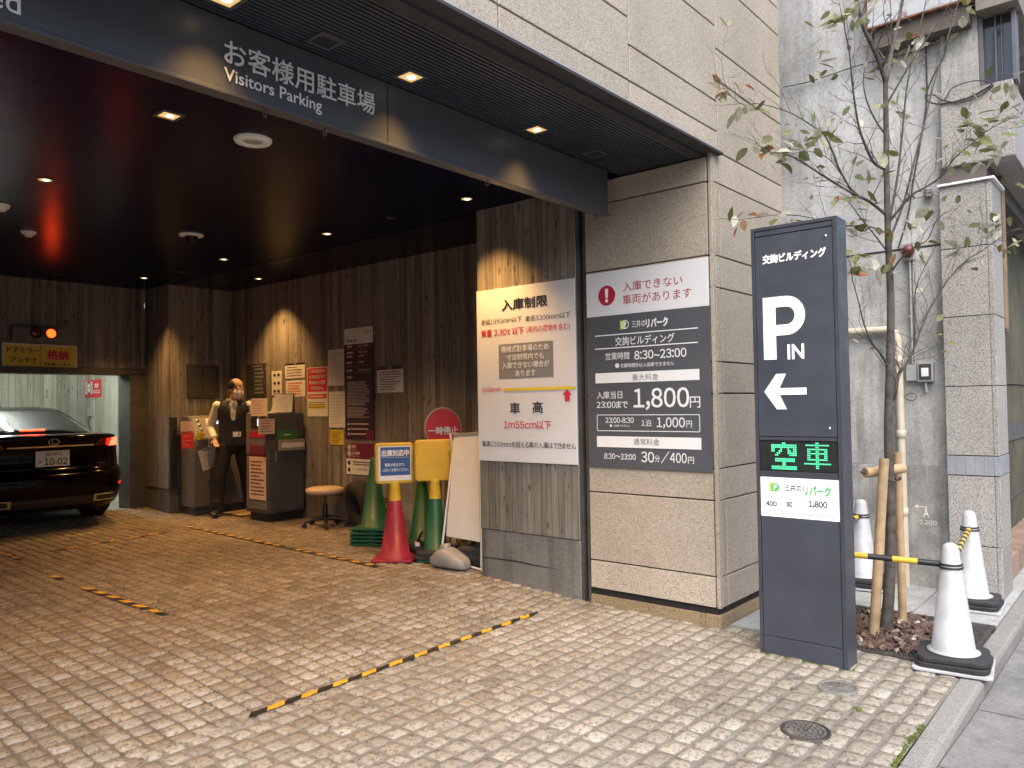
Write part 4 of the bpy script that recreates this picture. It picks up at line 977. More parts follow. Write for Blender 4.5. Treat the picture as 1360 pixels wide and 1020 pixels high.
# ================================================================== THE OLD BUILDING NEXT DOOR
nb = thing('old_building', 'old grey rendered building with a granite pier beside the sign tower', 'building', (6.58, 3, 0))
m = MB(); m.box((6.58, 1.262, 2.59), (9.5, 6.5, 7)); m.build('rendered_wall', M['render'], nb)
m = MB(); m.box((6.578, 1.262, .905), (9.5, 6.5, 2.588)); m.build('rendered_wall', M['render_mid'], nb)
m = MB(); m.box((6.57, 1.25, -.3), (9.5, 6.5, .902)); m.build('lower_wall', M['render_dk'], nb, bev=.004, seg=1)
m = MB(); m.box((6.573, 1.26, 2.585), (6.62, 2.6, 2.598)); m.build('drip_line', M['joint'], nb)
m = MB(); m.box((6.562, 1.232, 1.55), (6.7, 1.262, 4.3)); m.build('edge_pilaster', M['render'], nb, bev=.004, seg=1)
FN = PX(6.48); FNY = PY(.925); m = MB()
zs = [-.2, .345, .853]; zs2 = [1.0, 1.508, 2.022, 2.53, 3.0]
for q in (zs, zs2):
    panels(m, FN, -1.262, -.962, q, .05, .003); panels(m, FN, -.959, -.925, q, .03, .002)
    panels(m, FNY, 6.483, 6.90, q, .05, .003)
m.box((6.49, .935, -.3), (6.89, 1.26, 3.0), 1)
m.build('granite_pier', [M['ngranite'], M['joint']], nb, bev=.002, seg=1)
m = MB()
for k in range(5): m.box((6.478, .961+.06*k, .857), (6.51, 1.0205+.06*k, .996))
m.box((6.478, .923, .857), (6.51, .960, .996)); m.box((6.512, .923, .857), (6.90, .95, .996))
m.build('blue_band', M['blue_tile'] if 'blue_tile' in M else M.setdefault('blue_tile', mat_concrete('blue_grey_band', (.22,.235,.26), (.31,.33,.36), (.85,.85,.86), 2)), nb, bev=.002, seg=1)
m = MB(); m.box((6.455, .90, 3.0), (6.92, 1.27, 3.018)); m.build('pier_cap', M['white'], nb, bev=.003, seg=1)
m = MB(); m.box((6.53, .96, 3.018), (9, 1.262, 3.15)); m.build('cap_neck', M['wood_dk2'] if 'wood_dk2' in M else M.setdefault('wood_dk2', simple('dark_brown_wood', (.10,.085,.075), .7)), nb)  # even dark brown neck between pier cap and beam
m = MB(); m.box((6.50, .775, 3.15), (16, 1.24, 3.70)); m.build('overhang_beam', M['ngranite'], nb, bev=.006)
m = MB(); m.box((6.52, .985, 3.702), (9.5, 1.235, 4.30)); m.build('roughcast_block', M['rough'], nb, bev=.006)
m = MB(); m.box((6.60, .78, 3.702), (6.66, .98, 4.22)); m.build('window_pane', M['win_glass'], nb)
m = MB(); m.box((6.54, .955, 3.702), (6.68, .984, 4.22)); m.box((6.57, .875, 3.702), (6.62, .888, 4.22)); m.box((6.57, .84, 3.702), (6.62, .848, 4.22)); m.box((6.54, .752, 3.702), (6.68, .779, 4.22))
m.build('window_frame', M['alu_dk'] if 'alu_dk' in M else M.setdefault('alu_dk', simple('dark_frame', (.12,.12,.125), .4, .4)), nb, bev=.002, seg=1)
m = MB(); m.box((6.42, .72, 4.222), (9.5, .98, 4.40)); m.build('lintel', M['wood_gr'] if 'wood_gr' in M else M.setdefault('wood_gr', simple('grey_lintel', (.22,.20,.17), .8, 0, .2, 8)), nb, bev=.004)
m = MB(); m.box((6.36, .70, 4.402), (9.5, .99, 4.9)); m.build('upper_band', M['galv'], nb, bev=.004)
m = MB(); m.box((6.36, .995, 4.31), (6.575, 1.70, 4.9)); m.build('peeling_panel', M['rust_panel'], nb, bev=.006)
m = MB(); m.box((6.352, .99, 4.296), (6.575, 1.706, 4.308)); m.box((6.352, 1.702, 4.308), (6.575, 1.714, 4.9)); m.build('rusty_edge', M['rust'], nb)
m = MB(); m.box((6.40, 1.02, 4.15), (6.575, 1.66, 4.295)); m.build('underside_box', M['wood_dk2'], nb)  # dark brown underside below the peeling panel
m = MB(); m.box((7.02, .93, 1.95), (7.16, 1.06, 3.14)); m.box((7.20, .97, 1.95), (7.45, 1.05, 3.14)); m.build('wood_frame', M['wood_dk'], nb, bev=.004)
m = MB(); m.box((6.905, 1.18, -.2), (16, 1.25, 3.14)); m.build('porch_wall', M['porch'] if 'porch' in M else M.setdefault('porch', mat_concrete('dark_porch', (.07,.065,.045), (.14,.13,.095))), nb)
m = MB(); m.box((6.92, 1.165, .45), (16, 1.179, .46)); m.box((6.92, 1.165, 1.0), (16, 1.179, 1.16)); m.box((6.92, 1.165, 1.55), (16, 1.179, 1.56)); m.build('porch_bands', M['alu_dk'], nb)
m = MB(); m.box((6.92, .97, -.2), (16, 1.18, .15)); m.build('porch_step', M['brickish'] if 'brickish' in M else M.setdefault('brickish', mat_concrete('porch_step', (.22,.15,.11), (.36,.26,.2))), nb)
# fittings on its wall
def pipe(name, label, pts, r, mt, cat='pipe'):
    p0 = Vector(pts[0]); t = thing(name, label, cat, (p0.x, p0.y, p0.z)); MB().tube(pts, r, 12).build('tube', M[mt], t); return t
wx = 6.56
t = pipe('drain_pipe', 'cream plastic drain pipe running down the grey wall behind the tree', [(6.53, 1.575, -.1), (6.53, 1.58, 1.0), (6.53, 1.585, 1.86), (6.53, 1.60, 1.935), (6.53, 1.66, 1.965), (6.53, 1.8, 1.968), (6.53, 2.6, 1.972)], .029, 'pvc')
for z in (.55, 1.15, 1.72): MB().lathe([(.032, z-.03), (.036, z-.028), (.036, z+.028), (.032, z+.03)], (6.53, 1.58, 0), 14).build('collar', M['pvc'], t)
MB().box((6.515, 1.55, .515), (6.58, 1.61, .54)).build('bracket', M['galv'], t)
t = thing('meter_box', 'pair of small grey electrical boxes on the grey wall', 'electrical box', (6.57, 1.42, 1.55))
MB().box((6.535, 1.46, 1.56), (6.579, 1.535, 1.685)).build('left_case', M['galv'], t, bev=.004)
MB().box((6.525, 1.345, 1.55), (6.579, 1.455, 1.70)).build('right_case', M['galv'], t, bev=.005)
MB().box((6.521, 1.358, 1.565), (6.5249, 1.442, 1.685)).build('recess', M['board_dk'], t)
MB().box((6.515, 1.375, 1.59), (6.5209, 1.425, 1.655)).build('meter', M['white'], t, bev=.003)
MB().tube([(6.55, 1.405, 1.55), (6.55, 1.40, 1.47)], .009, 8).tube([(6.55, 1.49, 1.69), (6.55, 1.49, 2.5)], .009, 8).tube([(6.55, 1.47, 1.69), (6.55, 1.465, 2.5)], .009, 8).build('conduit', M['galv'], t)
t = thing('alarm_bell', 'red alarm lamp on the grey wall among the branches', 'alarm', (6.55, 1.495, 2.5))
m = MB(); m.M = Matrix.Translation((6.52, 1.495, 2.56)) @ Matrix.Rotation(-PI/2, 4, 'Y') @ Matrix.Rotation(.3, 4, 'X'); m.lathe([(.0, .085), (.030, .082), (.043, .06), (.046, .0), (.040, -.02)], (0,0,0), 20); m.build('dome', M['bell'], t)
MB().box((6.53, 1.45, 2.49), (6.579, 1.54, 2.63)).build('base', M['galv'], t, bev=.006)
t = thing('cable_coil', 'loose loop of black cable hanging below the window of the old building', 'cable', (6.5, 1.1, 3.55))
def onwall(x, y, X=6.5): p = onx(x, y, X); return (X, p.y, p.z)
def cpx(pts, X): return [onwall(x, y, X) for x, y in pts]
def smooth(pts, n=6):
    P = [Vector(p) for p in pts]; P = [P[0]*2-P[1]]+P+[P[-1]*2-P[-2]]; out = []
    for i in range(1, len(P)-2):
        for k in range(n):
            s_ = k/n; a, b, c, d = P[i-1], P[i], P[i+1], P[i+2]
            out.append(.5*((2*b)+(-a+c)*s_+(2*a-5*b+4*c-d)*s_*s_+(-a+3*b-3*c+d)*s_**3))
    return out+[P[-2]]
MB().tube(smooth(cpx([(1255.5, 38), (1255, 70), (1240, 100), (1230, 125), (1232, 134), (1250, 138), (1285, 130), (1310, 117), (1317, 112)], 6.49)), .006, 6).tube(smooth(cpx([(1232, 127), (1240, 126), (1252, 133), (1275, 136), (1300, 128), (1320, 113)], 6.485)), .005, 6).tube(smooth(cpx([(1255, 133), (1265, 117), (1290, 108), (1312, 108), (1320, 114)], 6.48)), .004, 6).build('strand', M['cable'], t)
def onew(name, label, pts, X, r, cat='cable', mt='cable'):
    m = MB(); m.tube(smooth(cpx(pts, X)), r, 6); o = m.build(name, M[mt]); tag(o, label, cat); return o
onew('wall_cable', 'dark cable slanting up the grey wall right of the tree trunk', [(1193, 330), (1206, 285), (1213, 240), (1222, 190), (1229, 150), (1231, 120), (1230, 70), (1231, 40)], 6.555, .006)
onew('wall_cable', 'thin cable crossing the upper grey wall towards the stone corner', [(1040, 116), (1080, 107), (1140, 87), (1210, 70), (1248, 56)], 6.55, .004)
onew('wall_cable', 'short black cable loop beside the drain pipe', [(1199, 525), (1206, 531), (1214, 531), (1217, 526), (1212, 522), (1204, 524), (1198, 530)], 6.545, .003)
onew('wall_cable', 'white conduit down the edge of the grey wall', [(1253, 137), (1254, 170), (1255, 210), (1256, 240)], 6.553, .006, 'conduit', 'white')
t = thing('insulator', 'small pale coiled insulator on the grey wall', 'insulator', (6.54, *onx(1233, 257, 6.54)[1:]))
m = MB(); c0 = onx(1233, 257, 6.54)
for k in range(4): m.lathe([(.026, -.002), (.034, .004), (.026, .010)], (c0.x, c0.y, c0.z+(k-1.5)*.016), 16)
m.build('coil', M['galv'], t)
m = MB(); Fw = PX(6.569); tpx(m, 'A', Fw, 1226, 674, 687, 1234, 0, .01); tpx(m, '1200', Fw, 1222, 690, 696, 1244, 0, .006); u0, v0 = Fw.px(1218, 672.5); u1, _ = Fw.px(1232, 672.5)
m.rect(Fw, u0, v0-.003, u1, v0+.003, .002); m.add([Fw.p(u0-.02, v0, .002), Fw.p(u0+.008, v0+.018, .002), Fw.p(u0+.008, v0-.018, .002)], [(0,1,2)])
o = m.build('chalk_marks', M['paper'], nb)
# ================================================================== CONES AND BARS ROUND THE TREE
def lathe_cone(x, y, z, h, rb, rt, mt, parent, name='cone_body', n=36):
    return MB().lathe([(rb*1.13, z), (rb*1.12, z+.012), (rb, z+.022), (rt+.012, z+h-.03), (rt+.006, z+h-.012), (rt*.55, z+h-.002), (0, z+h)], (x, y, 0), n).build(name, M[mt], parent)
def sqplate(m, x, y, z, s, h, rz=0, r=.22):
    q = s/2; c = q*r; pts = []
    for sx, sy, a0 in ((1,1,0), (-1,1,90), (-1,-1,180), (1,-1,270)):
        for k in range(5): a = math.radians(a0+k*22.5); pts.append((sx*(q-c)+c*math.cos(a), sy*(q-c)+c*math.sin(a)))
    F_ = Fr((x, y, z), (math.cos(rz), math.sin(rz), 0), (-math.sin(rz), math.cos(rz), 0)); m.prism(F_, pts, 0, h)
    return m
def white_cone(x, y, rz, label, h=.665):
    z = gz(y)+.006; t = thing('traffic_cone', label, 'traffic cone', (x, y, z), 'white cones guarding the young tree')
    sqplate(MB(), x, y, z, .375, .016, rz, .12).build('base_plate', M['cone_white'], t, bev=.004)
    for k in range(2):
        mm = sqplate(MB(), x, y, z+.017+.030*k, .355-.012*k, .029, rz+.08*(k*2-1)*.5, .34); mm.build('rubber_weight', M['rubber'], t, bev=.007)
    lathe_cone(x, y, z+.060, h-.06, .108, .028, 'cone_white', t)
    m = MB(); m.lathe([(.118, z+.0765), (.128, z+.078), (.130, z+.083), (.106, z+.088)], (x, y, 0), 36); m.build('collar', M['cone_white'], t)
    m = MB()
    for k in range(2): zz = z+h-.115-.018*k; rr = .028+.012+(.108-.04)*(.115+.018*k-.03)/(h-.11); m.tube([(x+(rr+.004)*math.cos(a), y+(rr+.004)*math.sin(a), zz) for a in [2*PI*i/24 for i in range(25)]], .0052, 8, 0, False)
    m.build('bar_ring', M['black'], t)
    return Vector((x, y, z+h-.122))
c_front = white_cone(4.775, .925, .12, 'nearest white cone standing on the kerb edge in front of the tree')
c_back = white_cone(6.18, 1.075, .05, 'far white cone standing against the grey granite pier')
c_left = white_cone(6.32, 1.83, .1, 'white cone half hidden between sign tower and wooden stake')
def bar(a, b, label, step=.118, r=.0165):
    d = (b-a); L = d.length; d = d/L; t = thing('hazard_bar', label, 'cone bar', a, 'yellow and black bars between the cones')
    a2 = a+d*.035; L2 = L-.07; n = max(3, round(L2/step))
    m = MB()
    for k in range(n): m.tube([a2+d*(L2*k/n), a2+d*(L2*(k+1)/n)], r, 14, k % 2)
    m.build('pole', [M['black'], M['yel_pl']], t)
    return t
tow = Vector((5.0, 2.05, .62))
bar(c_front, Vector((4.60, 1.86, c_front.z+.03)), 'long yellow and black bar from the nearest cone to behind the sign tower', .118)
bar(c_back, c_front, 'yellow and black bar slanting between the two cones by the kerb', .075)
bar(c_left, Vector((4.62, 1.88, c_left.z-.06)), 'short visible stretch of striped bar reaching the half hidden cone', .075)
# ================================================================== THE TREE
BX, BY = 5.18, 1.37
TD = Vector((_f.x, _f.y, 0)).normalized()       # depth direction used only to place limbs in space
def tp(x, y, dep=0.0):
    P0 = Vector((BX, BY, 0)) + TD*dep; d = ray(x, y); s_ = (P0-CAM).dot(TD)/d.dot(TD); return CAM+d*s_
rnd = random.Random(21)
tree = thing('street_tree', 'slender young street tree with few olive and brown leaves', 'tree', (BX, BY, gz(BY)))
m = MB()
trunk = [tp(x, y) for x, y in ((1176, 850), (1181, 780), (1183, 700), (1181, 620), (1180, 560), (1182, 480), (1183, 400), (1180, 330), (1178, 260), (1177, 180), (1176, 105))]
trunk[0].z = -.06
m.tube(smooth(trunk, 4), [.037-.022*(i/40)**.8 if i > 0 else .044 for i in range(41)], 12)
limbs = []
def limb(pts, r0, r1, dep):
    n = len(pts); P_ = [tp(x, y, dep*(i/(n-1))**1.0) for i, (x, y) in enumerate(pts)]
    S_ = smooth(P_, 4); L_ = len(S_); m.tube(S_, [(r0+(r1-r0)*(i/(L_-1)))*.78 for i in range(L_)], 8); limbs.append((S_, r0, r1))
limb([(1176, 108), (1165, 75), (1148, 40), (1140, 10), (1133, -40), (1128, -90)], .020, .006, -.25)
limb([(1176, 112), (1186, 60), (1196, 15), (1204, -40), (1212, -90)], .020, .006, .3)
limb([(1175, 225), (1160, 215), (1148, 190), (1140, 165), (1133, 120), (1128, 70), (1122, 40)], .013, .004, -.35)
limb([(1177, 285), (1155, 268), (1135, 258), (1112, 245), (1085, 228), (1062, 213), (1040, 204), (1020, 202)], .013, .003, -.45)
limb([(1140, 260), (1128, 248), (1115, 225), (1105, 200), (1095, 180), (1080, 168), (1050, 150), (1010, 138), (985, 138), (962, 118)], .008, .002, -.5)
limb([(1179, 297), (1195, 277), (1212, 258), (1232, 247), (1252, 232), (1266, 212), (1285, 195), (1308, 176), (1325, 165)], .012, .003, -.3)
limb([(1181, 320), (1200, 270), (1214, 215), (1226, 170), (1238, 120), (1252, 70), (1268, 20), (1280, -30)], .010, .003, .35)
limb([(1180, 300), (1192, 235), (1198, 180), (1204, 120), (1215, 60), (1228, 10), (1236, -40)], .011, .003, .15)
limb([(1181, 490), (1170, 470), (1160, 458), (1148, 432), (1140, 400), (1132, 372)], .010, .003, -.25)
limb([(1184, 548), (1190, 520), (1192, 500), (1203, 484), (1213, 466), (1215, 437), (1214, 405), (1218, 378), (1230, 350)], .014, .003, .2)
limb([(1213, 466), (1230, 420), (1250, 385), (1267, 362), (1285, 345), (1304, 333), (1325, 318), (1345, 306), (1375, 300)], .009, .002, .1)
limb([(1182, 365), (1195, 345), (1212, 330), (1232, 318), (1240, 300), (1246, 290)], .008, .002, -.3)
limb([(1179, 335), (1160, 310), (1140, 285), (1126, 268), (1110, 262)], .008, .002, .3)
limb([(1177, 180), (1163, 160), (1150, 130), (1147, 100), (1155, 60), (1160, 20), (1158, -30)], .008, .002, .25)
limb([(1177, 140), (1200, 100), (1225, 60), (1250, 25), (1270, 5)], .009, .002, -.25)
limb([(1133, 260), (1120, 235), (1105, 215), (1090, 205), (1070, 200)], .006, .002, -.2)
limb([(1181, 310), (1150, 300), (1115, 300), (1080, 290), (1040, 285), (980, 292)], .007, .002, -.15)
twig_ends = []
def twig(p, d, L, r, lev=0):
    n = 4; pts = [p]; d = d.normalized()
    for k in range(n):
        d = (d+Vector((rnd.gauss(0, .22), rnd.gauss(0, .22), rnd.gauss(.06, .2)))).normalized(); pts.append(pts[-1]+d*L/n)
        if lev < 2 and k in (1, 2) and rnd.random() < .55: twig(pts[-1], (d+Vector((rnd.gauss(0, .7), rnd.gauss(0, .7), rnd.gauss(.15, .5)))), L*rnd.uniform(.4, .65), r*.65, lev+1)
    m.tube(pts, [r*(1-.75*i/n) for i in range(n+1)], 5, 0, False); twig_ends.append((pts[-1], d))
for S_, r0, r1 in limbs:
    L_ = len(S_)
    for i in range(2, L_-1, 1 if L_ > 24 else 2):
        if rnd.random() < .72:
            d = (S_[i+1]-S_[i-1]).normalized(); q = d+Vector((rnd.gauss(0, .65), rnd.gauss(0, .65), rnd.gauss(.25, .5))); twig(S_[i], q, rnd.uniform(.12, .38), max(.0017, (r0+(r1-r0)*i/L_)*.30))
    twig(S_[-1], S_[-1]-S_[-2], .2, r1)
m.build('trunk', M['bark'], tree)
m = MB()
def leaf(p, d, L):
    d = d.normalized(); up = Vector((rnd.gauss(0, .5), rnd.gauss(0, .5), 1)).normalized(); s_ = d.cross(up).normalized(); u = s_.cross(d)
    wd = L*rnd.uniform(.20, .31); cur = rnd.uniform(-.25, .35); f = rnd.uniform(.05, .35)
    st = [0, .22, .5, .78, 1.0]; wf = [.05, .82, 1, .6, .03]; vs = []
    for a, q in zip(st, wf):
        c0 = p+d*L*a-u*(L*cur*a*a); vs += [c0-s_*wd*q+u*wd*q*f, c0, c0+s_*wd*q+u*wd*q*f]
    fs = []
    for k in range(4): b = k*3; fs += [(b, b+1, b+4, b+3), (b+1, b+2, b+5, b+4)]
    m.add(vs, fs, 0, True)
def cluster(x, y, n, spread, dep, L=(.06, .11)):
    c0 = tp(x, y, dep)
    for k in range(max(2, int(n*1.1))):
        p = c0+Vector((rnd.gauss(0, 1), rnd.gauss(0, 1), rnd.gauss(0, .6)))*spread
        leaf(p, Vector((rnd.gauss(0, 1), rnd.gauss(0, 1), rnd.gauss(-.35, .6))), rnd.uniform(*L))
for x, y, n, s_, dep in ((962, 118, 9, .035, -.5), (985, 145, 5, .04, -.5), (1008, 140, 3, .03, -.5), (1018, 203, 14, .05, -.45), (1040, 208, 6, .05, -.45), (1048, 165, 3, .05, -.45), (1072, 188, 9, .055, -.3), (1092, 178, 9, .06, -.2), (1105, 158, 4, .05, -.3), (1098, 88, 4, .05, -.3), (1086, 68, 4, .05, -.3), (1120, 20, 12, .07, -.3), (1142, 18, 8, .06, -.25), (1100, 30, 6, .05, -.3), (1165, 95, 5, .04, .0), (1195, 80, 8, .06, .1), (1205, 45, 6, .06, .1), (1225, 42, 4, .05, .0), (1270, 38, 3, .05, .2), (1178, 140, 3, .03, 0),
        (1160, 232, 6, .05, -.2), (1150, 240, 4, .05, -.1), (1172, 300, 5, .05, -.1), (1140, 270, 5, .05, -.1), (1225, 290, 6, .06, -.2), (1206, 300, 4, .05, -.1), (1228, 142, 2, .04, .1), (1280, 165, 8, .06, -.25), (1305, 160, 14, .07, -.3), (1320, 190, 10, .07, -.3), (1295, 205, 7, .06, -.3), (1338, 115, 10, .08, -.1), (1350, 130, 8, .07, -.1), (1262, 215, 4, .05, -.2), (1325, 300, 9, .055, .1), (1330, 330, 5, .05, .1), (1310, 295, 5, .04, .1), (1348, 318, 3, .04, .1), (1135, 362, 9, .05, -.2), (1150, 350, 5, .05, -.1), (1125, 340, 4, .04, -.2), (1178, 355, 5, .05, 0), (975, 295, 6, .04, -.1), (1000, 285, 3, .03, -.1), (1062, 296, 4, .04, -.1), (1030, 294, 3, .03, -.1), (1240, 318, 4, .05, .1), (1270, 330, 5, .05, .1), (1285, 352, 2, .04, .1), (1205, 150, 2, .03, .1), (1130, 300, 5, .05, .2), (1115, 262, 3, .04, .1), (1145, 205, 3, .04, .1)):
    cluster(x, y, n, s_*.95, dep)
for p, d in twig_ends:
    if rnd.random() < .12:
        for k in range(rnd.choice((1, 1, 2))): leaf(p, d+Vector((rnd.gauss(0, .5), rnd.gauss(0, .5), rnd.gauss(-.2, .4))), rnd.uniform(.04, .08))
m.build('leaves', M['leaf'], tree)
def stake(name, label, x0, y0, x1, y1, dep, r, zt=None):
    a = tp(x0, y0, dep); b = tp(x1, y1, dep); a.z = -.06; t = thing(name, label, 'stake', a, 'wooden stakes holding the tree')
    MB().tube([a, a+(b-a)*.33+Vector((.002,0,0)), a+(b-a)*.66, b], [r, r*.99, r*.97, r*.96], 14).build('post', M['wood'], t, bev=.003)
    return b
stake('tree_stake', 'thick pale wooden stake leaning in front of the trunk', 1160, 858, 1174.5, 609, -.10, .030)
stake('tree_stake', 'thinner reddish wooden stake standing behind the trunk', 1199, 822, 1192, 601, .14, .025)
a = tp(1149, 628, -.02); b = tp(1200, 622, .05); t = thing('cross_log', 'short round wooden cross bar tied to the stakes', 'stake', a)
MB().tube([a, b], .031, 16).build('log', M['wood'], t, bev=.003)
MB().tube([tp(1143, 627, -.02), tp(1150, 628, -.02)], .006, 8).build('bolt', M['cast'], t)
m = MB(); c0 = tp(1183, 636, 0); m.tube([c0+Vector((.06*math.cos(q), .055*math.sin(q), .01*math.sin(q*3))) for q in [2*PI*k/18 for k in range(19)]], .006, 6, 0, False); m.build('tie', M['black'], t)
# ================================================================== PAYMENT MACHINES
def blk(m, a, b, mi=0): return m.box(a, b, mi)
K1Z = gz(9.2); t = thing('payment_machine', 'grey payment machine with a slanted console behind the man', 'payment machine', (5.06, 9.24, K1Z))
m = MB(); FK = Fr((4.70, 9.08, 0), (1,0,0))
side = [(9.10, K1Z+.10), (9.10, 1.04), (9.225, 1.335), (9.40, 1.345), (9.42, 1.30), (9.42, K1Z+.10)]
FS = Fr((4.705, 0, 0), (0,-1,0)); m.prism(FS, [(-y_, z_) for y_, z_ in side][::-1], -.72, 0); m.build('case', M['kiosk'], t, bev=.008)
MB().box((4.73, 9.13, K1Z-.02), (5.40, 9.41, K1Z+.099)).build('foot', M['kiosk_dk'], t)
FC = Fr((4.705, 9.10, 1.04), (1,0,0), (0, .125, .295))
MB().prism(FC, [(.03, .02), (.70, .02), (.70, .30), (.03, .30)], .001, .006).build('console', M['kiosk_lt'], t, bev=.002)
MB().prism(FC, [(.20, .045), (.56, .045), (.56, .285), (.20, .285)], .0065, .016).build('screen_frame', M['white'], t, bev=.003)
MB().prism(FC, [(.235, .075), (.53, .075), (.53, .26), (.235, .26)], .0165, .018).build('screen', M['win_glass'], t)
MB().prism(FC, [(.26, .205), (.46, .205), (.46, .25), (.26, .25)], .0185, .0195).build('lit_line', M['screen'], t)
for k in range(4):
    u_, v_ = .10+.012*k, .265-.062*k; mm = MB(); c0 = FC.p(u_, v_, .007); mm.M = Matrix.Translation(c0) @ Matrix.Rotation(PI/2-.4, 4, 'X'); mm.lathe([(.018, 0), (.018, .008), (.0, .010)], (0,0,0), 16); mm.build('button', M['alu'], t)
FK1 = PY(9.098); FK1L = PX(4.703)
notice('paper_note', 'pink paper sheet hanging at the left edge of the far machine', FK1, 240, 560, 573, 256.5, 'paper_pink', d_txt('ink', 6, .3), ['grey_ink', 'ink', 'paper'], .006, 'paper')
notice('red_wallet', 'bright red plastic pocket of papers under the pink sheet', FK1, 240.5, 575, 596, 256.5, 'red', d_txt('ink', 3, .2), ['paper_pink', 'ink', 'paper'], .012, 'paper pocket')
notice('yellow_sticker', 'small yellow sticker on the far payment machine', FK1, 261, 574, 584, 270, 'yellow', d_txt('ink', 3, .4), ['ink', 'ink', 'paper'], .004, 'sticker')
notice('paper_note', 'white note half hidden by the hand of the man', FK1, 276, 577, 597, 291, 'paper', d_txt('ink', 6, .3), ['grey_ink', 'ink', 'paper'], .005, 'paper')
tt = thing('clipboard', 'tilted white paper with a clip on the front of the far machine', 'paper', (4.98, 9.095, .70))
a_ = FK1.px(262, 599); b_ = FK1.px(284, 594); c_ = FK1.px(289.5, 618); d_ = FK1.px(269.5, 626)
MB().prism(FK1, [d_, c_, b_, a_], .003, .008).build('sheet', M['paper'], tt)
m = MB(); U_ = (Vector((b_[0]-a_[0], 0, b_[1]-a_[1]))).normalized(); Qf = Fr(FK1.p(*d_, .008), U_, Vector((-U_.z, 0, U_.x))); scribble(m, Qf, .02, .03, .17, .22, 8, 0, random.Random(4), .25, .001, .4); m.build('print', [M['grey_ink']], tt)
m = MB(); m.prism(FK1, [FK1.px(268, 600), FK1.px(279, 597.5), FK1.px(279, 593), FK1.px(268, 595)], .008, .016); m.build('clip', M['galv'], tt, bev=.002)
K2Z = gz(8.1); t = thing('payment_machine', 'dark grey payment machine with a green plate nearer the stool', 'payment machine', (5.22, 8.15, K2Z))
MB().box((4.985, 7.915, K2Z+.10), (5.47, 8.39, 1.365)).build('case', M['kiosk_dk'], t, bev=.008)
MB().box((5.03, 7.95, K2Z-.02), (5.44, 8.37, K2Z+.099)).build('foot', M['black'], t)
MB().box((4.978, 7.94, K2Z+.14), (4.9849, 8.365, .86)).build('front_door', M['kiosk'], t, bev=.002)
MB().box((4.976, 7.94, .89), (4.9849, 8.365, 1.345)).build('front_face', M['kiosk'], t, bev=.002)
MB().box((5.06, 7.9085, .23), (5.45, 7.9149, 1.0)).build('side_door', M['kiosk_dk'], t, bev=.002)
MB().box((5.075, 7.898, .80), (5.085, 7.908, .93)).build('handle', M['alu'], t)
MB().box((5.07, 7.9095, .235), (5.44, 7.9149, .242), 0).build('door_line', M['black'], t)
FKa = PX(4.976); FKb = PY(7.9145)
def face_px(F, x0, yt, yb, x1): a, vt = F.px(x0, yt); _, vb = F.px(x0, yb); b, _ = F.px(x1, (yt+yb)/2); return a, vb, b, vt
a, vb, b, vt = face_px(FKb, 367.5, 571.5, 584, 395.5); MB().prism(FKb, [(a, vb), (b, vb), (b, vt), (a, vt)], 0, .004).build('green_plate', M['green_pl'] if 'green_pl' in M else M.setdefault('green_pl', simple('green_plate', (.045,.19,.05), .4)), t)
m = MB(); Qf = Fr(FKb.p(a, vb, .004), FKb.U, FKb.V); scribble(m, Qf, (b-a)*.35, (vt-vb)*.4, (b-a)*.65, (vt-vb)*.6, 1, 0, random.Random(3), .8, .001, 0); m.build('print', [M['paper']], t)
a, vb, b, vt = face_px(FKb, 369, 584.5, 599, 403); MB().prism(FKb, [(a, vb), (b, vb), (b, vt), (a, vt)], 0, .035).build('slot_box', M['kiosk_lt'], t, bev=.004)
MB().prism(FKb, [(a+.03, vb+.035), (b-.02, vb+.035), (b-.02, vt-.035), (a+.03, vt-.035)], .0352, .037).build('slot_label', M['paper'], t)
a, vb, b, vt = face_px(FKa, 333.5, 554, 569, 344); MB().prism(FKa, [(a, vb), (b, vb), (b, vt), (a, vt)], 0, .004).build('screen_frame', M['black'], t)
MB().prism(FKa, [(a+.14, vb+.03), (b-.01, vb+.03), (b-.01, vt-.02), (a+.14, vt-.02)], .0042, .006).build('screen', M['screen'], t)
a, vb, b, vt = face_px(FKa, 331.5, 573, 581, 352); MB().prism(FKa, [(a, vb), (b, vb), (b, vt), (a, vt)], 0, .006).build('red_strip', M['crimson'], t)
a, vb, b, vt = face_px(FKa, 332, 591, 604, 352.5); MB().prism(FKa, [(a, vb), (b, vb), (b, vt), (a, vt)], 0, .004).build('red_panel', M['maroon'], t)
notice('paper_note', 'white sheet taped at the top front of the nearer machine', FKa, 334, 529.5, 552.5, 355.5, 'paper', d_txt('ink', 6, .3), ['red', 'ink', 'paper'], .010, 'paper')
notice('paper_note', 'large pink lettered sheet low on the nearer machine', FKa, 331.5, 606, 662, 353.5, 'paper_pink', d_txt('ink', 10, .45), ['ink', 'ink', 'paper'], .006, 'paper')
notice('paper_note', 'sheet with a dark head wrapped round the corner of the nearer machine', FKb, 343, 553, 577, 364, 'paper_pink', d_txt('ink', 5, .35, 'ご案内'), ['ink', 'board_dk', 'paper'], .014, 'paper')
tt = thing('clipboard', 'clipboard of papers propped on top of the nearer payment machine', 'clipboard', (5.30, 8.2, 1.366))
Fcb = Fr((5.10, 8.02, 1.368), (.86, -.45, 0), (.1, .22, .97))
MB().prism(Fcb, [(0, 0), (.27, 0), (.27, .235), (.05, .235)], -.012, -.003).build('board', M['board_dk'], tt)
MB().prism(Fcb, [(-.01, .005), (.23, .005), (.255, .225), (.05, .225)], -.0028, .004).build('sheet', M['paper'], tt)
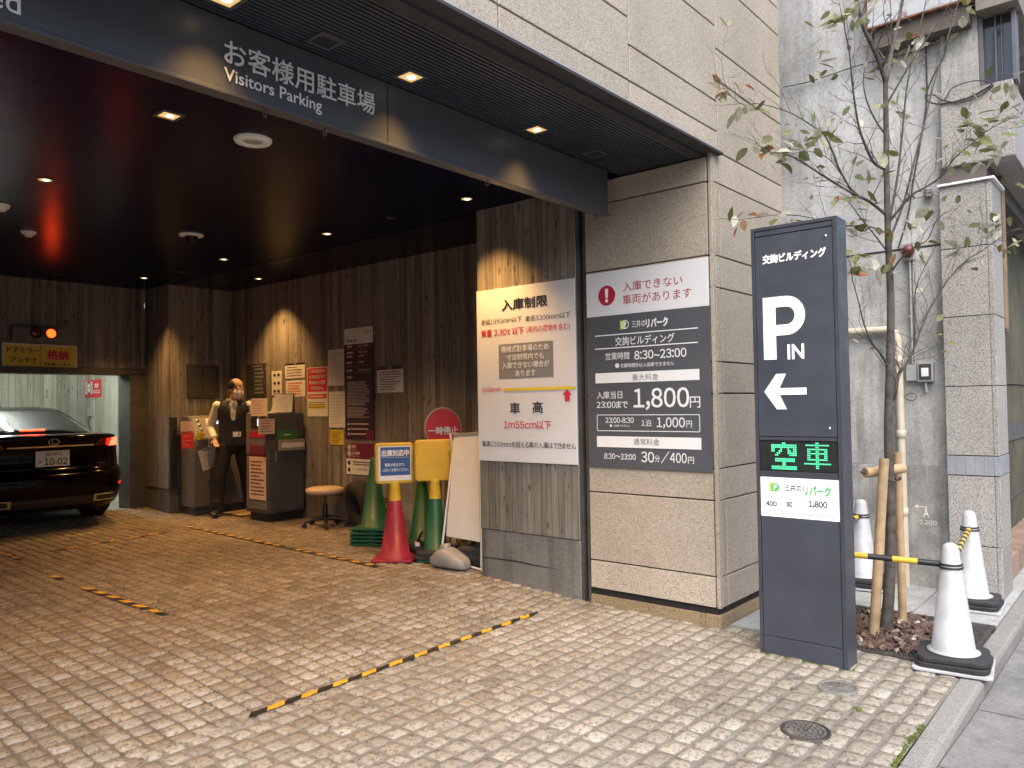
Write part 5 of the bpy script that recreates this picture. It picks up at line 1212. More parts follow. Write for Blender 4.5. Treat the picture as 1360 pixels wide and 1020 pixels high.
m = MB(); scribble(m, Fr(Fcb.p(.05, .03, .004), Fcb.U, Fcb.V), 0, 0, .15, .16, 7, 0, random.Random(8), .22, .001, .4); m.build('print', [M['grey_ink']], tt)
m = MB(); m.box((4.99, 8.0, 1.366), (5.40, 8.36, 1.374)); m.box((5.02, 8.05, 1.3745), (5.2, 8.3, 1.380)); single(m.build('paper_stack', M['paper']), 'flat white papers lying on top of the nearer payment machine', 'papers')
# ================================================================== STOOL
sx, sy = 5.26, 7.22; sz = gz(sy); t = thing('stool', 'round cream stool on five black casters by the poster wall', 'stool', (sx, sy, sz))
MB().lathe([(.0, .425), (.17, .425), (.205, .435), (.215, .462), (.205, .485), (.16, .497), (0, .50)], (sx, sy, sz-.06), 40).build('seat', M['seat'], t)
m = MB(); m.lathe([(.06, .36), (.07, .364), (.07, .372), (.0, .372)], (sx, sy, sz-.0), 20); m.tube([(sx, sy, sz+.22), (sx, sy, sz+.365)], .014, 12); m.build('gas_post', M['steel'], t)
m = MB(); m.tube([(sx, sy, sz+.07), (sx, sy, sz+.25)], [.034, .026], 14); m.build('column', M['black'], t)
m = MB(); m.tube([(sx+.02, sy-.03, sz+.35), (sx+.12, sy-.14, sz+.345), (sx+.15, sy-.18, sz+.32)], .006, 8); m.build('lever', M['black'], t)
for k in range(5):
    a = 2*PI*k/5+.35; d = Vector((math.cos(a), math.sin(a), 0)); p0 = Vector((sx, sy, sz)); m = MB()
    m.tube([p0+d*.02+Vector((0,0,.095)), p0+d*.12+Vector((0,0,.088)), p0+d*.24+Vector((0,0,.068))], [.030, .024, .017], 10, 0, True, True, .8); m.build('leg', M['black'], t)
    m = MB(); q = p0+d*.24; pr_ = Vector((-d.y, d.x, 0))
    for s_ in (-1, 1): mm = q+pr_*.014*s_; m.tube([mm-pr_*.008, mm+pr_*.008+Vector((0,0,0))], .027, 14)
    m.v = [v+Vector((0,0,.027)) if False else v for v in m.v]
    for i in range(len(m.v)): m.v[i] = m.v[i]+Vector((0,0,.027+.002))
    m.build('caster', M['rubber'], t)
# ================================================================== CONES, SIGNBOARDS AND CLUTTER BY THE WALL
def colour_cone(x, y, z, h, s, mt, name, label, grp=None, rz=0.0, rt=.03):
    t = thing(name, label, 'traffic cone', (x, y, z), grp)
    sqplate(MB(), x, y, z, s, .022, rz, .16).build('base_plate', M[mt], t, bev=.005)
    MB().lathe([(s*.44, z+.022), (s*.43, z+.036), (s*.355, z+.042), (rt, z+h-.015), (rt*.8, z+h), (0, z+h)], (x, y, 0), 36).build('cone_body', M[mt], t)
    return t
gx, gy = 4.96, 6.02
g0 = colour_cone(gx, gy, gz(gy)+.002, .70, .375, 'cone_green', 'traffic_cone', 'green cone at the bottom of the stack by the tyre', 'stacked green cones', .5)
lb = ['second green cone from the bottom of the stack by the tyre', 'third green cone from the bottom of the stack by the tyre', 'fourth green cone up in the stack by the tyre', 'topmost green cone of the stack by the tyre']
for k in range(4): copy_tree(g0, (gx+.004*(k % 2), gy-.003*k, gz(gy)+.002+.036*(k+1)), .03*(-1)**k, lb[k])
colour_cone(5.24, 5.62, gz(5.62)+.002, .72, .36, 'cone_green', 'traffic_cone', 'single green cone standing behind the yellow signboard', None, .4)
rc = Vector((4.585, 5.27, gz(5.27)+.002)); colour_cone(rc.x, rc.y, rc.z, .60, .37, 'cone_red', 'traffic_cone', 'red cone carrying the blue 出庫対応中 signboard', None, .65, .045)
def cone_board(c, z0, wd, ht, ang, label, draw, mats, th=.075):
    # signboard whose yellow sleeve slips over a cone tip
    t = thing('cone_signboard', label, 'signboard', (c.x, c.y, z0-.13)); U_ = Vector((math.cos(ang), math.sin(ang), 0)); F_ = Fr((c.x, c.y, z0), U_)
    Fo = Fr(Vector((c.x, c.y, z0))-U_*wd/2, U_)
    r_ = .035; pts = []
    for cx_, cy_, a0 in ((wd-r_, r_, -90), (wd-r_, ht-r_, 0), (r_, ht-r_, 90), (r_, r_, 180)):
        for k in range(5): a = math.radians(a0+k*22.5); pts.append((cx_+r_*math.cos(a), cy_+r_*math.sin(a)))
    MB().prism(Fo, pts, -th/2, th/2).build('frame', M['yel_pl'], t, bev=.012, seg=3)
    MB().lathe([(.056, z0-.155), (.045, z0-.02), (.05, z0+.01), (.04, z0+.02)], (c.x, c.y, 0), 28).build('sleeve', M['yel_pl'], t)
    if draw:
        b_ = .028; MB().prism(Fo, [(b_, b_), (wd-b_, b_), (wd-b_, ht-b_), (b_, ht-b_)], th/2+.0005, th/2+.003).build('face', M['white'], t)
        m = MB(); draw(m, Fr(Fo.p(b_, b_, th/2+.003), U_), wd-2*b_, ht-2*b_, random.Random(1)); m.build('print', [M[k] for k in mats], t)
    else:
        b_ = .022; MB().prism(Fo, [(b_, b_), (wd-b_, b_), (wd-b_, ht-b_), (b_, ht-b_)], th/2-.002, th/2+.0015).build('back_face', M['yel_pl'], t, bev=.002)
    return t
def d_blue(m, Q, w, h, r):
    m.rect(Q, w*.06, h*.15, w*.97, h*.97, .001, 0); tfit(m, '出庫対応中', Q, w*.515, h*.80, h*.20, w*.84, 1, .045, .002, 'c')
    m.rect(Q, w*.09, h*.665, w*.94, h*.672, .0015, 1); tfit(m, '職員が戻るまで、', Q, w*.5, h*.46, h*.10, w*.62, 1, .02, .002, 'c'); tfit(m, 'しばらくお待ちください。', Q, w*.52, h*.31, h*.10, w*.80, 1, .02, .002, 'c')
cone_board(rc, .74, .345, .36, math.radians(-34), 'yellow framed signboard reading 出庫対応中 on the red cone', d_blue, ['blue', 'white'])
yc = Vector((4.80, 4.98, gz(4.98)+.002))
t = colour_cone(yc.x, yc.y, yc.z, .62, .31, 'cone_green', 'traffic_cone', 'slim green cone carrying the blank yellow signboard', None, .7, .048)
tt = thing('rubber_weight', 'black rubber weights round the foot of the slim green cone', 'weight', yc)
for k in range(2):
    m = sqplate(MB(), yc.x-.01, yc.y-.01, yc.z+.024+.036*k, .34-.02*k, .035, .6+.12*k, .3); m.build('weight', M['rubber'], tt, bev=.008)
cone_board(yc, .76, .35, .365, math.radians(-36), 'blank yellow signboard on the slim green cone beside the easel', None, [])
t = thing('stop_sign', 'round red 一時停止 board with a grey rim rising behind the yellow board', 'sign', (5.13, 5.2, gz(5.2)))
Us = Vector((math.cos(math.radians(-38)), math.sin(math.radians(-38)), 0)); Fs = Fr((5.13, 5.2, 1.215), Us)
MB().prism(Fs, [(.178*math.cos(2*PI*k/40), .195*math.sin(2*PI*k/40)) for k in range(40)], -.035, .0).build('rim', M['kiosk_lt'], t, bev=.006)
MB().prism(Fs, [(.163*math.cos(2*PI*k/40), .180*math.sin(2*PI*k/40)) for k in range(40)], .0005, .003).build('face', M['red'], t)
m = MB(); tfit(m, '一時停止', Fs, 0, -.025, .075, .285, 0, .04, .004, 'c'); m.build('lettering', M['white'], t)
MB().tube([(5.13+.02*.6, 5.22, gz(5.2)+.02), (5.13+.02*.6, 5.22, 1.1)], .014, 10).build('pole', M['galv'], t)
MB().lathe([(.15, gz(5.2)), (.15, gz(5.2)+.03), (.03, gz(5.2)+.06), (0, gz(5.2)+.06)], (5.142, 5.22, 0), 24).build('base', M['rubber'], t)
# blank white easel board
t = thing('easel_board', 'tall blank white easel board leaning beside the concrete pier', 'easel board', (4.75, 4.6, gz(4.6)))
Fe = Fr((4.70, 4.6, .05), (0,-1,0), (.085, 0, 1)); pe = [Fe.px(592.5, 712), Fe.px(637.2, 720), Fe.px(634.8, 575.5), Fe.px(603.5, 577.5)]
MB().prism(Fe, pe, -.016, 0).build('panel', M['paper'], t, bev=.002)
m = MB(); m.prism(Fe, [Fe.px(602.6, 579.5), Fe.px(635.5, 577.5), Fe.px(635.2, 573.5), Fe.px(603, 575.6)], -.02, .006); m.build('top_rail', M['kiosk_lt'], t, bev=.003)
m = MB(); la, lb_ = Fe.px(602, 580), Fe.px(583, 745); m.tube([Fe.p(*la, -.02), Fe.p(*lb_, -.02)], .010, 8); la, lb_ = Fe.px(635.5, 577), Fe.px(637.5, 760); m.tube([Fe.p(*la, -.02), Fe.p(*lb_, -.02)], .010, 8); la, lb_ = Fe.px(586, 742), Fe.px(637, 757); m.tube([Fe.p(*la, -.02), Fe.p(*lb_, -.02)], .009, 8)
m.build('front_frame', M['white'], t)
m = MB()
for yy in (4.40, 4.80): m.tube([(4.82, yy, 1.18), (5.08, yy, gz(yy)+.01)], .010, 8)
m.build('rear_frame', M['white'], t)
m = MB()
for k in range(5): c0 = Fe.p(*Fe.px(598+9*k, 714+1.6*k), .0); m.tube([c0, c0+Vector((0,0,-.03))], .008, 8)
m.build('pegs', M['black'], t)
# grey canister
def lump(name, label, cat, c, r, mt, rz=0, amp=.25, fr=6, seed=0, vox=.012, zmin=None):
    m = MB(); n, k = 22, 14; m.ball(c, r, n, k)
    R_ = Matrix.Rotation(rz, 3, 'Z'); c = Vector(c)
    for i, v in enumerate(m.v):
        d = v-c; q = 1+amp*(noise.noise(d*fr+Vector((seed, 0, 0))))*.9+amp*.5*noise.noise(d*fr*2.7+Vector((0, seed, 0))); d = R_ @ (d*q); m.v[i] = c+d
        if zmin is not None and m.v[i].z < zmin: m.v[i].z = zmin
    o = m.build(name, M[mt]); o.data.polygons.foreach_set('use_smooth', [True]*len(o.data.polygons)); b = o.modifiers.new('s', 'SUBSURF'); b.levels = b.render_levels = 1
    if label: tag(o, label, cat)
    return o
jz = gz(4.7); jc = onx(597, 744, 4.62); t = thing('canister', 'grey plastic canister with a round cap lying by the easel', 'canister', (jc.x, jc.y, jz))
m = MB(); U_ = Vector((.05, -1, 0)).normalized(); W_ = Vector((1, .05, 0))
rings = []
for s_, rw, rh, zc in ((-.185, .035, .025, .050), (-.175, .065, .040, .052), (-.13, .092, .062, .064), (-.07, .105, .088, .088), (0, .105, .090, .092), (.08, .10, .070, .072), (.15, .085, .055, .058), (.19, .06, .040, .046), (.20, .03, .02, .042)):
    rings.append([Vector((jc.x, jc.y, jz+zc))+U_*s_+W_*(rw*(1 if abs(math.cos(a)) > .0 else 1)*math.copysign(abs(math.cos(a))**.7, math.cos(a)))+Vector((0,0,rh*math.copysign(abs(math.sin(a))**.8, math.sin(a)))) for a in [2*PI*k/20 for k in range(20)]])
m.loft(rings); m.build('tank', M['grey_jug'], t, sub=1)
m = MB(); m.M = Matrix.Translation((jc.x, jc.y+.045, jz+.165)) @ Matrix.Rotation(-.35, 4, 'X'); m.lathe([(.042, -.02), (.046, .0), (.046, .028), (.032, .034), (0, .036)], (0, 0, 0), 22); m.build('cap', M['kiosk_lt'], t)
lump('dark_bag', 'dark crumpled bag lying under the easel board', 'bag', (4.86, 4.50, jz+.10), (.16, .20, .11), 'rubber', .2, .5, 7, 3, zmin=jz)
lump('clear_bag', 'crumpled clear plastic sack between the green cones', 'bag', (5.33, 5.88, gz(5.9)+.30), (.13, .20, .33), 'plastic_clear', .3, .6, 5, 8, zmin=gz(5.9))
lump('dark_sack', 'low dark sack on the floor behind the red cone', 'bag', (5.30, 6.25, gz(6.2)+.16), (.13, .22, .17), 'black', .1, .4, 6, 5, zmin=gz(6.2))
lump('white_sack', 'pale crumpled sack behind the slim green cone', 'bag', (5.25, 5.15, gz(5.2)+.27), (.10, .15, .30), 'paper', .2, .5, 5, 11, zmin=gz(5.2))
def torus(m, c, R0, r, ax, n=40, k=12, mi=0, sq=1.0):
    ax = Vector(ax).normalized(); a = Vector((0,0,1)); b = ax.cross(a).normalized(); a = b.cross(ax); rings = []
    for i in range(n):
        t_ = 2*PI*i/n; d = a*math.cos(t_)+b*math.sin(t_); rings.append([Vector(c)+d*(R0+r*math.copysign(abs(math.cos(2*PI*j/k))**sq, math.cos(2*PI*j/k)))+ax*(r*1.35*math.copysign(abs(math.sin(2*PI*j/k))**sq, math.sin(2*PI*j/k))) for j in range(k)])
    rings.append(rings[0]); m.loft(rings, mi, True, False); return m
m = MB(); torus(m, (5.37, 6.72, gz(6.7)+.275), .20, .072, (.93, -.25, .22), sq=.7); single(m.build('worn_car_tyre_ring', M['tyre']), 'old black tyre leaning on the poster wall behind the green stack', 'tyre')
t = thing('hand_lamp', 'small black hand lamp with a white label beside the slim green cone', 'lamp', (4.86, 5.30, gz(5.3)))
z0 = gz(5.3); m = MB(); m.M = Matrix.Translation((4.80, 5.22, z0+.075)) @ Matrix.Rotation(.5, 4, 'Z'); m.ball((0,0,0), (.07, .075, .075), 16, 10); m.build('body', M['black'], t)
MB().tube(smooth([(4.78, 5.19, z0+.13), (4.77, 5.14, z0+.20), (4.74, 5.10, z0+.22), (4.73, 5.07, z0+.24)]), .012, 8).build('handle', M['black'], t)
MB().box((4.742, 5.13, z0+.10), (4.75, 5.18, z0+.135)).build('label', M['paper'], t)
m = MB(); m.box((5.02, 8.55, gz(8.8)+.012), (5.44, 9.02, gz(8.8)+.022)); single(m.build('floor_mat', M['wood']), 'brown cardboard mat on the floor between the two machines', 'mat')
# ================================================================== THE CAR
CX, CY, CZ = 3.13, 9.02, .145; NEXP = 5.0
LAY = [(.20,.20,.83,4.62),(.235,.10,.88,4.72),(.30,.04,.905,4.80),(.42,.01,.92,4.84),(.54,.0,.925,4.85),(.60,.012,.925,4.84),(.635,.045,.922,4.82),(.66,.075,.918,4.80),(.78,.095,.915,4.74),(.90,.085,.90,4.62),(.965,.060,.88,4.52),(1.0,.040,.85,4.42),(1.018,.055,.82,4.35),(1.028,.14,.79,4.15),(1.034,.36,.73,3.9)]
CAB = [(1.0,.45,.80,3.72),(1.045,.56,.775,3.55),(1.10,.74,.745,3.36),(1.20,1.06,.69,3.02),(1.275,1.33,.645,2.75),(1.31,1.50,.61,2.6),(1.335,1.70,.55,2.45),(1.345,1.9,.40,2.3)]
def lay(T, z): zs = [q[0] for q in T]; return [float(np.interp(z, zs, [q[i] for q in T])) for i in (1, 2, 3)]
def ploop(z, T, n=72, e=NEXP):
    yr, w_, yf = lay(T, z); h = (yf-yr)/2; c = (yf+yr)/2; out = []
    for k in range(n):
        a = 2*PI*(k+.5)/n; ca, sa = math.cos(a), math.sin(a)
        out.append(Vector((CX+w_*math.copysign(abs(ca)**(2/e), ca), CY+c+h*math.copysign(abs(sa)**(2/e), sa), CZ+z)))
    return out
def rear_y(x, z, T=LAY, e=NEXP):
    yr, w_, yf = lay(T, z); h = (yf-yr)/2; c = (yf+yr)/2; return c-h*(max(0, 1-abs(x/w_)**e))**(1/e)
car = thing('parked_car', 'black saloon seen from behind with red brake lights on, entering the lift', 'car', (CX, CY, CZ))
m = MB(); m.loft([ploop(q[0], LAY) for q in LAY]); body = m.build('body', M['car'], car)
for wy in (1.10, 3.95):
    c_ = MB(); c_.tube([(CX-1.1, CY+wy, CZ+.33), (CX+1.1, CY+wy, CZ+.33)], .375, 40); cut = c_.build('cut', M['black'], car); b_ = body.modifiers.new('c', 'BOOLEAN'); b_.object = cut; b_.operation = 'DIFFERENCE'; b_.solver = 'EXACT'; bake(body); bpy.data.objects.remove(cut)
m = MB(); n_ = 72
def cab_m(i, k): return 1 if 1 <= i <= 4 and not (i == 4 and False) else 0
m.loft([ploop(q[0], CAB, 72, 4.2) for q in CAB], mfun=cab_m); m.build('cabin', [M['car'], M['car_glass']], car)
def pillar(x0, x1):      # body-coloured strips between the windows
    m = MB()
    zs = [1.04, 1.10, 1.20, 1.275, 1.315]
    for a, b in zip(zs, zs[1:]):
        q = [(x0, a), (x1, a), (x1, b), (x0, b)]
        m.add([(CX+x*lay(CAB, z)[1], CY+rear_y(x*lay(CAB, z)[1], z, CAB, 4.2)-.006, CZ+z+.004) for x, z in q], [(0,1,2,3)], 0, True)
    return m.build('pillar', M['car'], car)
pillar(.89, .985); pillar(-.985, -.89)
def rpatch(name, x0, x1, z0, z1, off, mt, par=None, nx=8, nz=3, th=.012, taper=0.0):
    m = MB(); fr = []; bk = []
    for j in range(nz+1):
        for i in range(nx+1):
            z = z0+(z1-z0)*j/nz; x = x0+(x1-x0)*i/nx; x += taper*(j/nz)*(1-i/nx); y = rear_y(x, z)
            y2 = rear_y(x+.004, z); nrm = Vector((y2-y, -.004, 0)).normalized() if x >= 0 else Vector((y2-y, -.004, 0)).normalized()
            P_ = Vector((CX+x, CY+y, CZ+z)); fr.append(P_+nrm*off); bk.append(P_+nrm*(off-th))
    w_ = nx+1; N_ = len(fr); fs = []
    for j in range(nz):
        for i in range(nx):
            a = j*w_+i; fs += [(a, a+1, a+w_+1, a+w_), (N_+a+w_, N_+a+w_+1, N_+a+1, N_+a)]
    per = [i for i in range(w_)]+[j*w_+nx for j in range(1, nz+1)]+[nz*w_+i for i in range(nx-1, -1, -1)]+[j*w_ for j in range(nz-1, 0, -1)]
    for a, b in zip(per, per[1:]+per[:1]): fs.append((a, N_+a, N_+b, b))
    m.add(fr+bk, fs, 0, False); return m.build(name, M[mt], par or car)
for s_ in (1, -1):
    tl = rpatch('taillight', s_*.44, s_*.855, .895, .975, .006, 'lens', None, 14, 3, .012, s_*.05)
    rpatch('lit_lamp', s_*.60, s_*.715, .888, .975, .016, 'tail', tl, 6, 4, .012, s_*.03)
    rpatch('lens_glow', s_*.56, s_*.74, .896, .972, .0095, 'tail_soft', tl, 8, 3, .006)
    ex = rpatch('exhaust', s_*.40, s_*.70, .285, .365, .012, 'chrome', None, 8, 2, .03); rpatch('opening', s_*.43, s_*.68, .300, .350, .014, 'black', ex, 8, 2, .01)
    rpatch('reflector', s_*.72, s_*.80, .445, .470, .006, 'tail_soft', None, 4, 1)
for s_ in (1, -1): lamp_light('tail_glow', (CX+s_*.69, CY-.02, CZ+.93), 1.1, (1.0, .05, .02), car, (s_*.35, -1, 0), 150, .04)
rpatch('chrome_bar', -.42, .42, .898, .914, .012, 'chrome', None, 16, 1)
rpatch('trunk_seam', -.60, .60, .672, .678, .003, 'black', None, 20, 1, .004); rpatch('trunk_seam', -.606, -.60, .678, .88, .003, 'black', None, 1, 6, .004); rpatch('trunk_seam', .60, .606, .678, .88, .003, 'black', None, 1, 6, .004)
rpatch('lower_trim', -.42, .42, .27, .36, .008, 'black', None, 20, 2, .01)
FCAR = PY(CY+.062)
pl = MB().prism(FCAR, [(CX-.165, CZ+.695), (CX+.165, CZ+.695), (CX+.165, CZ+.862), (CX-.165, CZ+.862)], 0, .006).build('number_plate', M['plate'], car, bev=.002)
m = MB(); tfit(m, '品川353', FCAR, CX+.01, CZ+.828, .040, .17, 0, .015, .0075, 'c'); tfit(m, '10-02', FCAR, CX+.03, CZ+.748, .075, .225, 0, .02, .0075, 'c'); tfit(m, 'の', FCAR, CX-.125, CZ+.745, .03, None, 0, .015, .0075, 'c'); m.build('lettering', M['ink'], pl)
m = MB(); ce = Vector((CX+.0, CY+.028, CZ+.955)); m.tube([ce+Vector((.050*math.cos(q), 0, .035*math.sin(q))) for q in [2*PI*k/26 for k in range(27)]], .005, 6, 0, False); m.tube([ce+Vector((-.012, 0, .026)), ce+Vector((-.020, 0, -.020)), ce+Vector((.034, 0, -.020))], .005, 6); m.build('emblem', M['chrome'], car)
FBD = PY(CY+.07); m = MB(); tfit(m, 'HYBRID', FBD, CX+.48, CZ+.705, .018, None, 0, .01, .03, 'c'); m.build('badge', M['chrome'], car)
m = MB(); y_ = rear_y(0, 1.075, CAB, 4.2); m.box((CX-.13, CY+y_-.016, CZ+1.068), (CX+.12, CY+y_-.004, CZ+1.084)); m.build('brake_lamp', M['tail'], car)
m = MB(); m.loft([[Vector((CX+a*w_, CY+y_, CZ+z_)) for a, y_ in ((-1, 1.95), (1, 1.95), (1, 1.95-l), (-1, 1.95-l))] for z_, w_, l in ((1.34, .028, .16), (1.37, .014, .10), (1.395, .005, .03))]); m.build('roof_fin', M['car'], car)
for s_ in (1, -1):
    for wy in (1.10, 3.95):
        mm = MB(); mm.M = Matrix.Translation((CX+s_*.80, CY+wy, CZ+.33-.002)) @ Matrix.Rotation(PI/2, 4, 'Y')
        mm.lathe([(.20, -.11), (.30, -.115), (.325, -.09), (.33, -.03), (.33, .03), (.325, .09), (.30, .115), (.20, .11), (.20, -.11)], (0,0,0), 44); wh = mm.build('wheel', M['tyre'], car)
        mm = MB(); mm.M = Matrix.Translation((CX+s_*.80, CY+wy, CZ+.33)) @ Matrix.Rotation(PI/2*s_, 4, 'Y'); mm.lathe([(.205, .06), (.205, .10), (.19, .105), (.18, .06), (.06, .085), (0, .09)], (0,0,0), 32)
        for k in range(10): a = 2*PI*k/10; mm.tube([(.04*math.cos(a), .04*math.sin(a), .095), (.19*math.cos(a), .19*math.sin(a), .085)], .014, 6)
        mm.build('rim', M['alu'], wh)
    mm = MB(); mm.M = Matrix.Translation((CX+s_*.98, CY+2.9, CZ+1.02)); mm.ball((0,0,0), (.10, .06, .065), 14, 8); mm.build('mirror', M['car'], car)
# ================================================================== THE MAN
PXO = Vector((5.06, 8.80, gz(8.8)+.012)); Rx = Vector((.866, -.5, 0)); Ry = Vector((.5, .866, 0))
PMAT = Matrix(((Rx.x, Ry.x, 0, PXO.x), (Rx.y, Ry.y, 0, PXO.y), (0, 0, 1, PXO.z), (0, 0, 0, 1)))
man = thing('person', 'man in dark vest, white shirt and face mask standing at the payment machine', 'person', PXO)
man['label'] = 'man in a dark vest, white shirt and face mask between the payment machines'
HC = Vector((.035, -.04, 1.545)); HM = PMAT @ Matrix.Translation(HC) @ Matrix.Rotation(math.radians(38), 4, 'Z') @ Matrix.Rotation(math.radians(16), 4, 'X')
def PMB(mat=None): q = MB(); q.M = mat or PMAT; return q
hipL, hipR = (-.095, 0, .86), (.095, .02, .86)
kneeL, kneeR = (-.165, -.03, .47), (.15, .12, .48)
ankL, ankR = (-.205, -.02, .085), (.20, .33, .10)
shL, shR = (-.185, .0, 1.335), (.185, .01, 1.335)
elL, elR = (-.265, .05, 1.07), (.285, .0, 1.10)
wrL, wrR = (-.215, -.115, .925), (.36, -.16, 1.10)
m = PMB()
def limbs_(m, g=0.0, arms=True, legs=True):
    if legs:
        for h_, k_, a_ in ((hipL, kneeL, ankL), (hipR, kneeR, ankR)):
            m.tube([h_, tuple(h_[i]*.5+k_[i]*.5 for i in range(3)), k_, tuple(k_[i]*.6+a_[i]*.4+(.015 if i == 1 else 0) for i in range(3)), a_], [.088+g, .076+g, .060+g, .056+g*1.5, .038+g*2.2], 14)
            m.ball(a_, (.036+g, .04+g, .036+g))
    if arms:
        for s_, e_, w_ in ((shL, elL, wrL), (shR, elR, wrR)):
            m.ball(s_, .052+g); m.tube([s_, tuple(s_[i]*.5+e_[i]*.5 for i in range(3)), e_], [.050+g, .044+g, .038+g], 12); m.ball(e_, .038+g); m.tube([e_, tuple(e_[i]*.55+w_[i]*.45 for i in range(3)), w_], [.039+g, .034+g, .025+g], 12)
def torso(m, g=0.0, z0=.84, z1=1.40):
    prof = [(.80, .13, .10), (.86, .155, .108), (.95, .150, .105), (1.05, .148, .108), (1.15, .158, .112), (1.25, .170, .112), (1.33, .168, .098), (1.38, .115, .075), (1.42, .062, .06)]
    rings = []
    for z, a, b in prof:
        if z < z0-1e-6 or z > z1+1e-6: continue
        rings.append([Vector(((a+g)*math.copysign(abs(math.cos(q))**.9, math.cos(q)), (b+g)*math.sin(q)+.008, z)) for q in [2*PI*k/28 for k in range(28)]])
    m.loft(rings)
limbs_(m); torso(m)
m.tube([(0, .012, 1.36), (.015, 0, 1.42), (.028, -.015, 1.48)], [.062, .054, .054], 14)
def hand(m, w_, e_, inward, curl=.5):
    w_ = Vector(w_); d = (w_-Vector(e_)).normalized(); s_ = Vector(inward); s_ = (s_-d*s_.dot(d)).normalized(); n_ = d.cross(s_)
    c_ = w_+d*.045; m.tube([w_, w_+d*.03, w_+d*.085], [.024, .030, .033], 12, 0, True, True, .55)
    for k, (o_, L_) in enumerate(((-.026, .070), (-.009, .080), (.009, .076), (.025, .060))):
        b0 = w_+d*.078+s_*o_; bend = n_*curl; p1 = b0+(d+bend*.25).normalized()*L_*.45; p2 = p1+(d+bend*.8).normalized()*L_*.32; p3 = p2+(d*.7+bend*1.3).normalized()*L_*.25
        m.tube([b0, p1, p2, p3], [.0095, .0088, .0080, .0066], 8); m.ball(p3, .0066, 8, 6)
    b0 = w_+d*.030-s_*.024; p1 = b0+(d*.7-s_*.75+n_*.2).normalized()*.036; p2 = p1+(d*.95-s_*.15+n_*.35).normalized()*.028
    m.tube([b0, p1, p2], [.0125, .0108, .0082], 8); m.ball(p2, .0082, 8, 6)
hand(m, wrL, elL, (.6, .2, 0), .45); hand(m, wrR, elR, (0, 0, 1), .3)
m.M = HM
m.ball((0, .012, .035), (.074, .094, .086), 20, 14); m.ball((0, -.012, -.03), (.064, .076, .085), 20, 14); m.ball((0, -.030, -.085), (.040, .045, .032), 14, 10)
m.tube([(0, -.088, .018), (0, -.103, -.012), (0, -.108, -.030)], [.010, .013, .016], 10); m.ball((0, -.105, -.030), .0155, 10, 8)
for s_ in (-1, 1):
    m.ball((s_*.076, .012, -.012), (.010, .020, .032), 10, 8); m.ball((s_*.030, -.074, .026), (.024, .014, .010), 10, 8); m.ball((s_*.038, -.066, -.022), (.024, .02, .022), 10, 8)
m.ball((0, -.088, -.066), (.024, .010, .006), 10, 6); m.ball((0, -.087, -.076), (.021, .010, .007), 10, 6)
bd = m.build('body', M['skin'], man, remesh=.0055, smooth_it=3); bake(bd)
m = PMB(HM)
for s_ in (-1, 1): m.ball((s_*.030, -.079, .010), (.013, .006, .007), 10, 8)
m.build('eyes', M['white'], man)
m = PMB(HM)
for s_ in (-1, 1): m.ball((s_*.030+.003, -.0848, .009), (.0055, .0025, .0055), 8, 6)
m.build('pupils', M['black'], man)
def shell(c, r, keep, name, mt, n=40, k=28, solid=.006):
    q = PMB(HM); b = MB(); b.ball((0,0,0), 1, n, k); idx = {}; c = Vector(c)
    for f in b.f:
        cen = sum((b.v[i] for i in f), Vector())/len(f)
        if keep(cen):
            ids = []
            for i in f:
                if i not in idx: idx[i] = len(q.v); q.v.append(HM @ (c+Vector((b.v[i].x*r[0], b.v[i].y*r[1], b.v[i].z*r[2]))))
                ids.append(idx[i])
            q.f.append(ids); q.m.append(0); q.s.append(True)
    return q.build(name, M[mt], man, solid=solid)
shell((0, .016, .028), (.080, .098, .088), lambda p: p.z > -.95 and (p.y > .25 or (abs(p.x) > .70 and p.y > -.50 and p.z > -.35)) and p.z < (.70 if p.y < .5 else .80), 'hair', 'hair', solid=.012)
shell((0, -.020, -.045), (.073, .094, .074), lambda p: p.y < -.30 and p.z < .58 and p.z > -.9, 'face_mask', 'mask', solid=.003)
m = PMB(HM)
for s_ in (-1, 1):
    m.tube([(s_*.032+.022*math.cos(q), -.099+.006*abs(math.cos(q)), .010+.016*math.sin(q)) for q in [2*PI*k/18 for k in range(19)]], .0022, 6, 0, False)
    m.tube([(s_*.054, -.095, .014), (s_*.078, -.05, .012), (s_*.080, .015, .008)], .0020, 6)
    m.tube([(s_*.070, -.07, -.03), (s_*.079, -.02, -.02), (s_*.080, .012, -.012)], .0016, 5, 1)
m.tube([(-.011, -.101, .012), (.011, -.101, .012)], .002, 6); gl = m.build('glasses', [M['alu'], M['mask']], man)
m = PMB(HM)
for s_ in (-1, 1): m.add([(s_*.032+.0195*math.cos(q), -.0985+.004*abs(math.cos(q)), .010+.0145*math.sin(q)) for q in [2*PI*k/16 for k in range(16)]], [list(range(16))[::s_]], 0)
m.build('lenses', M['spec_glass'], man)
m = PMB(); limbs_(m, .020, False, True); m.ball((0, .01, .84), (.165, .118, .10), 20, 12)
for a_, k_ in ((ankL, kneeL), (ankR, kneeR)): m.tube([tuple(a_[i]*.75+k_[i]*.25 for i in range(3)), (a_[0], a_[1], a_[2]-.045)], [.084, .082], 14)
tr = m.build('trousers', M['trousers'], man, remesh=.010, smooth_it=4); bake(tr)
m = PMB()
for s_, e_, w_ in ((shL, elL, wrL), (shR, elR, wrR)):
    m.ball(s_, (.058, .064, .060)); m.tube([s_, tuple(s_[i]*.5+e_[i]*.5 for i in range(3)), e_], [.057, .054, .049], 14); m.ball(e_, .049); m.tube([e_, tuple(e_[i]*.5+w_[i]*.5 for i in range(3)), tuple(e_[i]*.1+w_[i]*.9 for i in range(3))], [.050, .046, .040], 14)
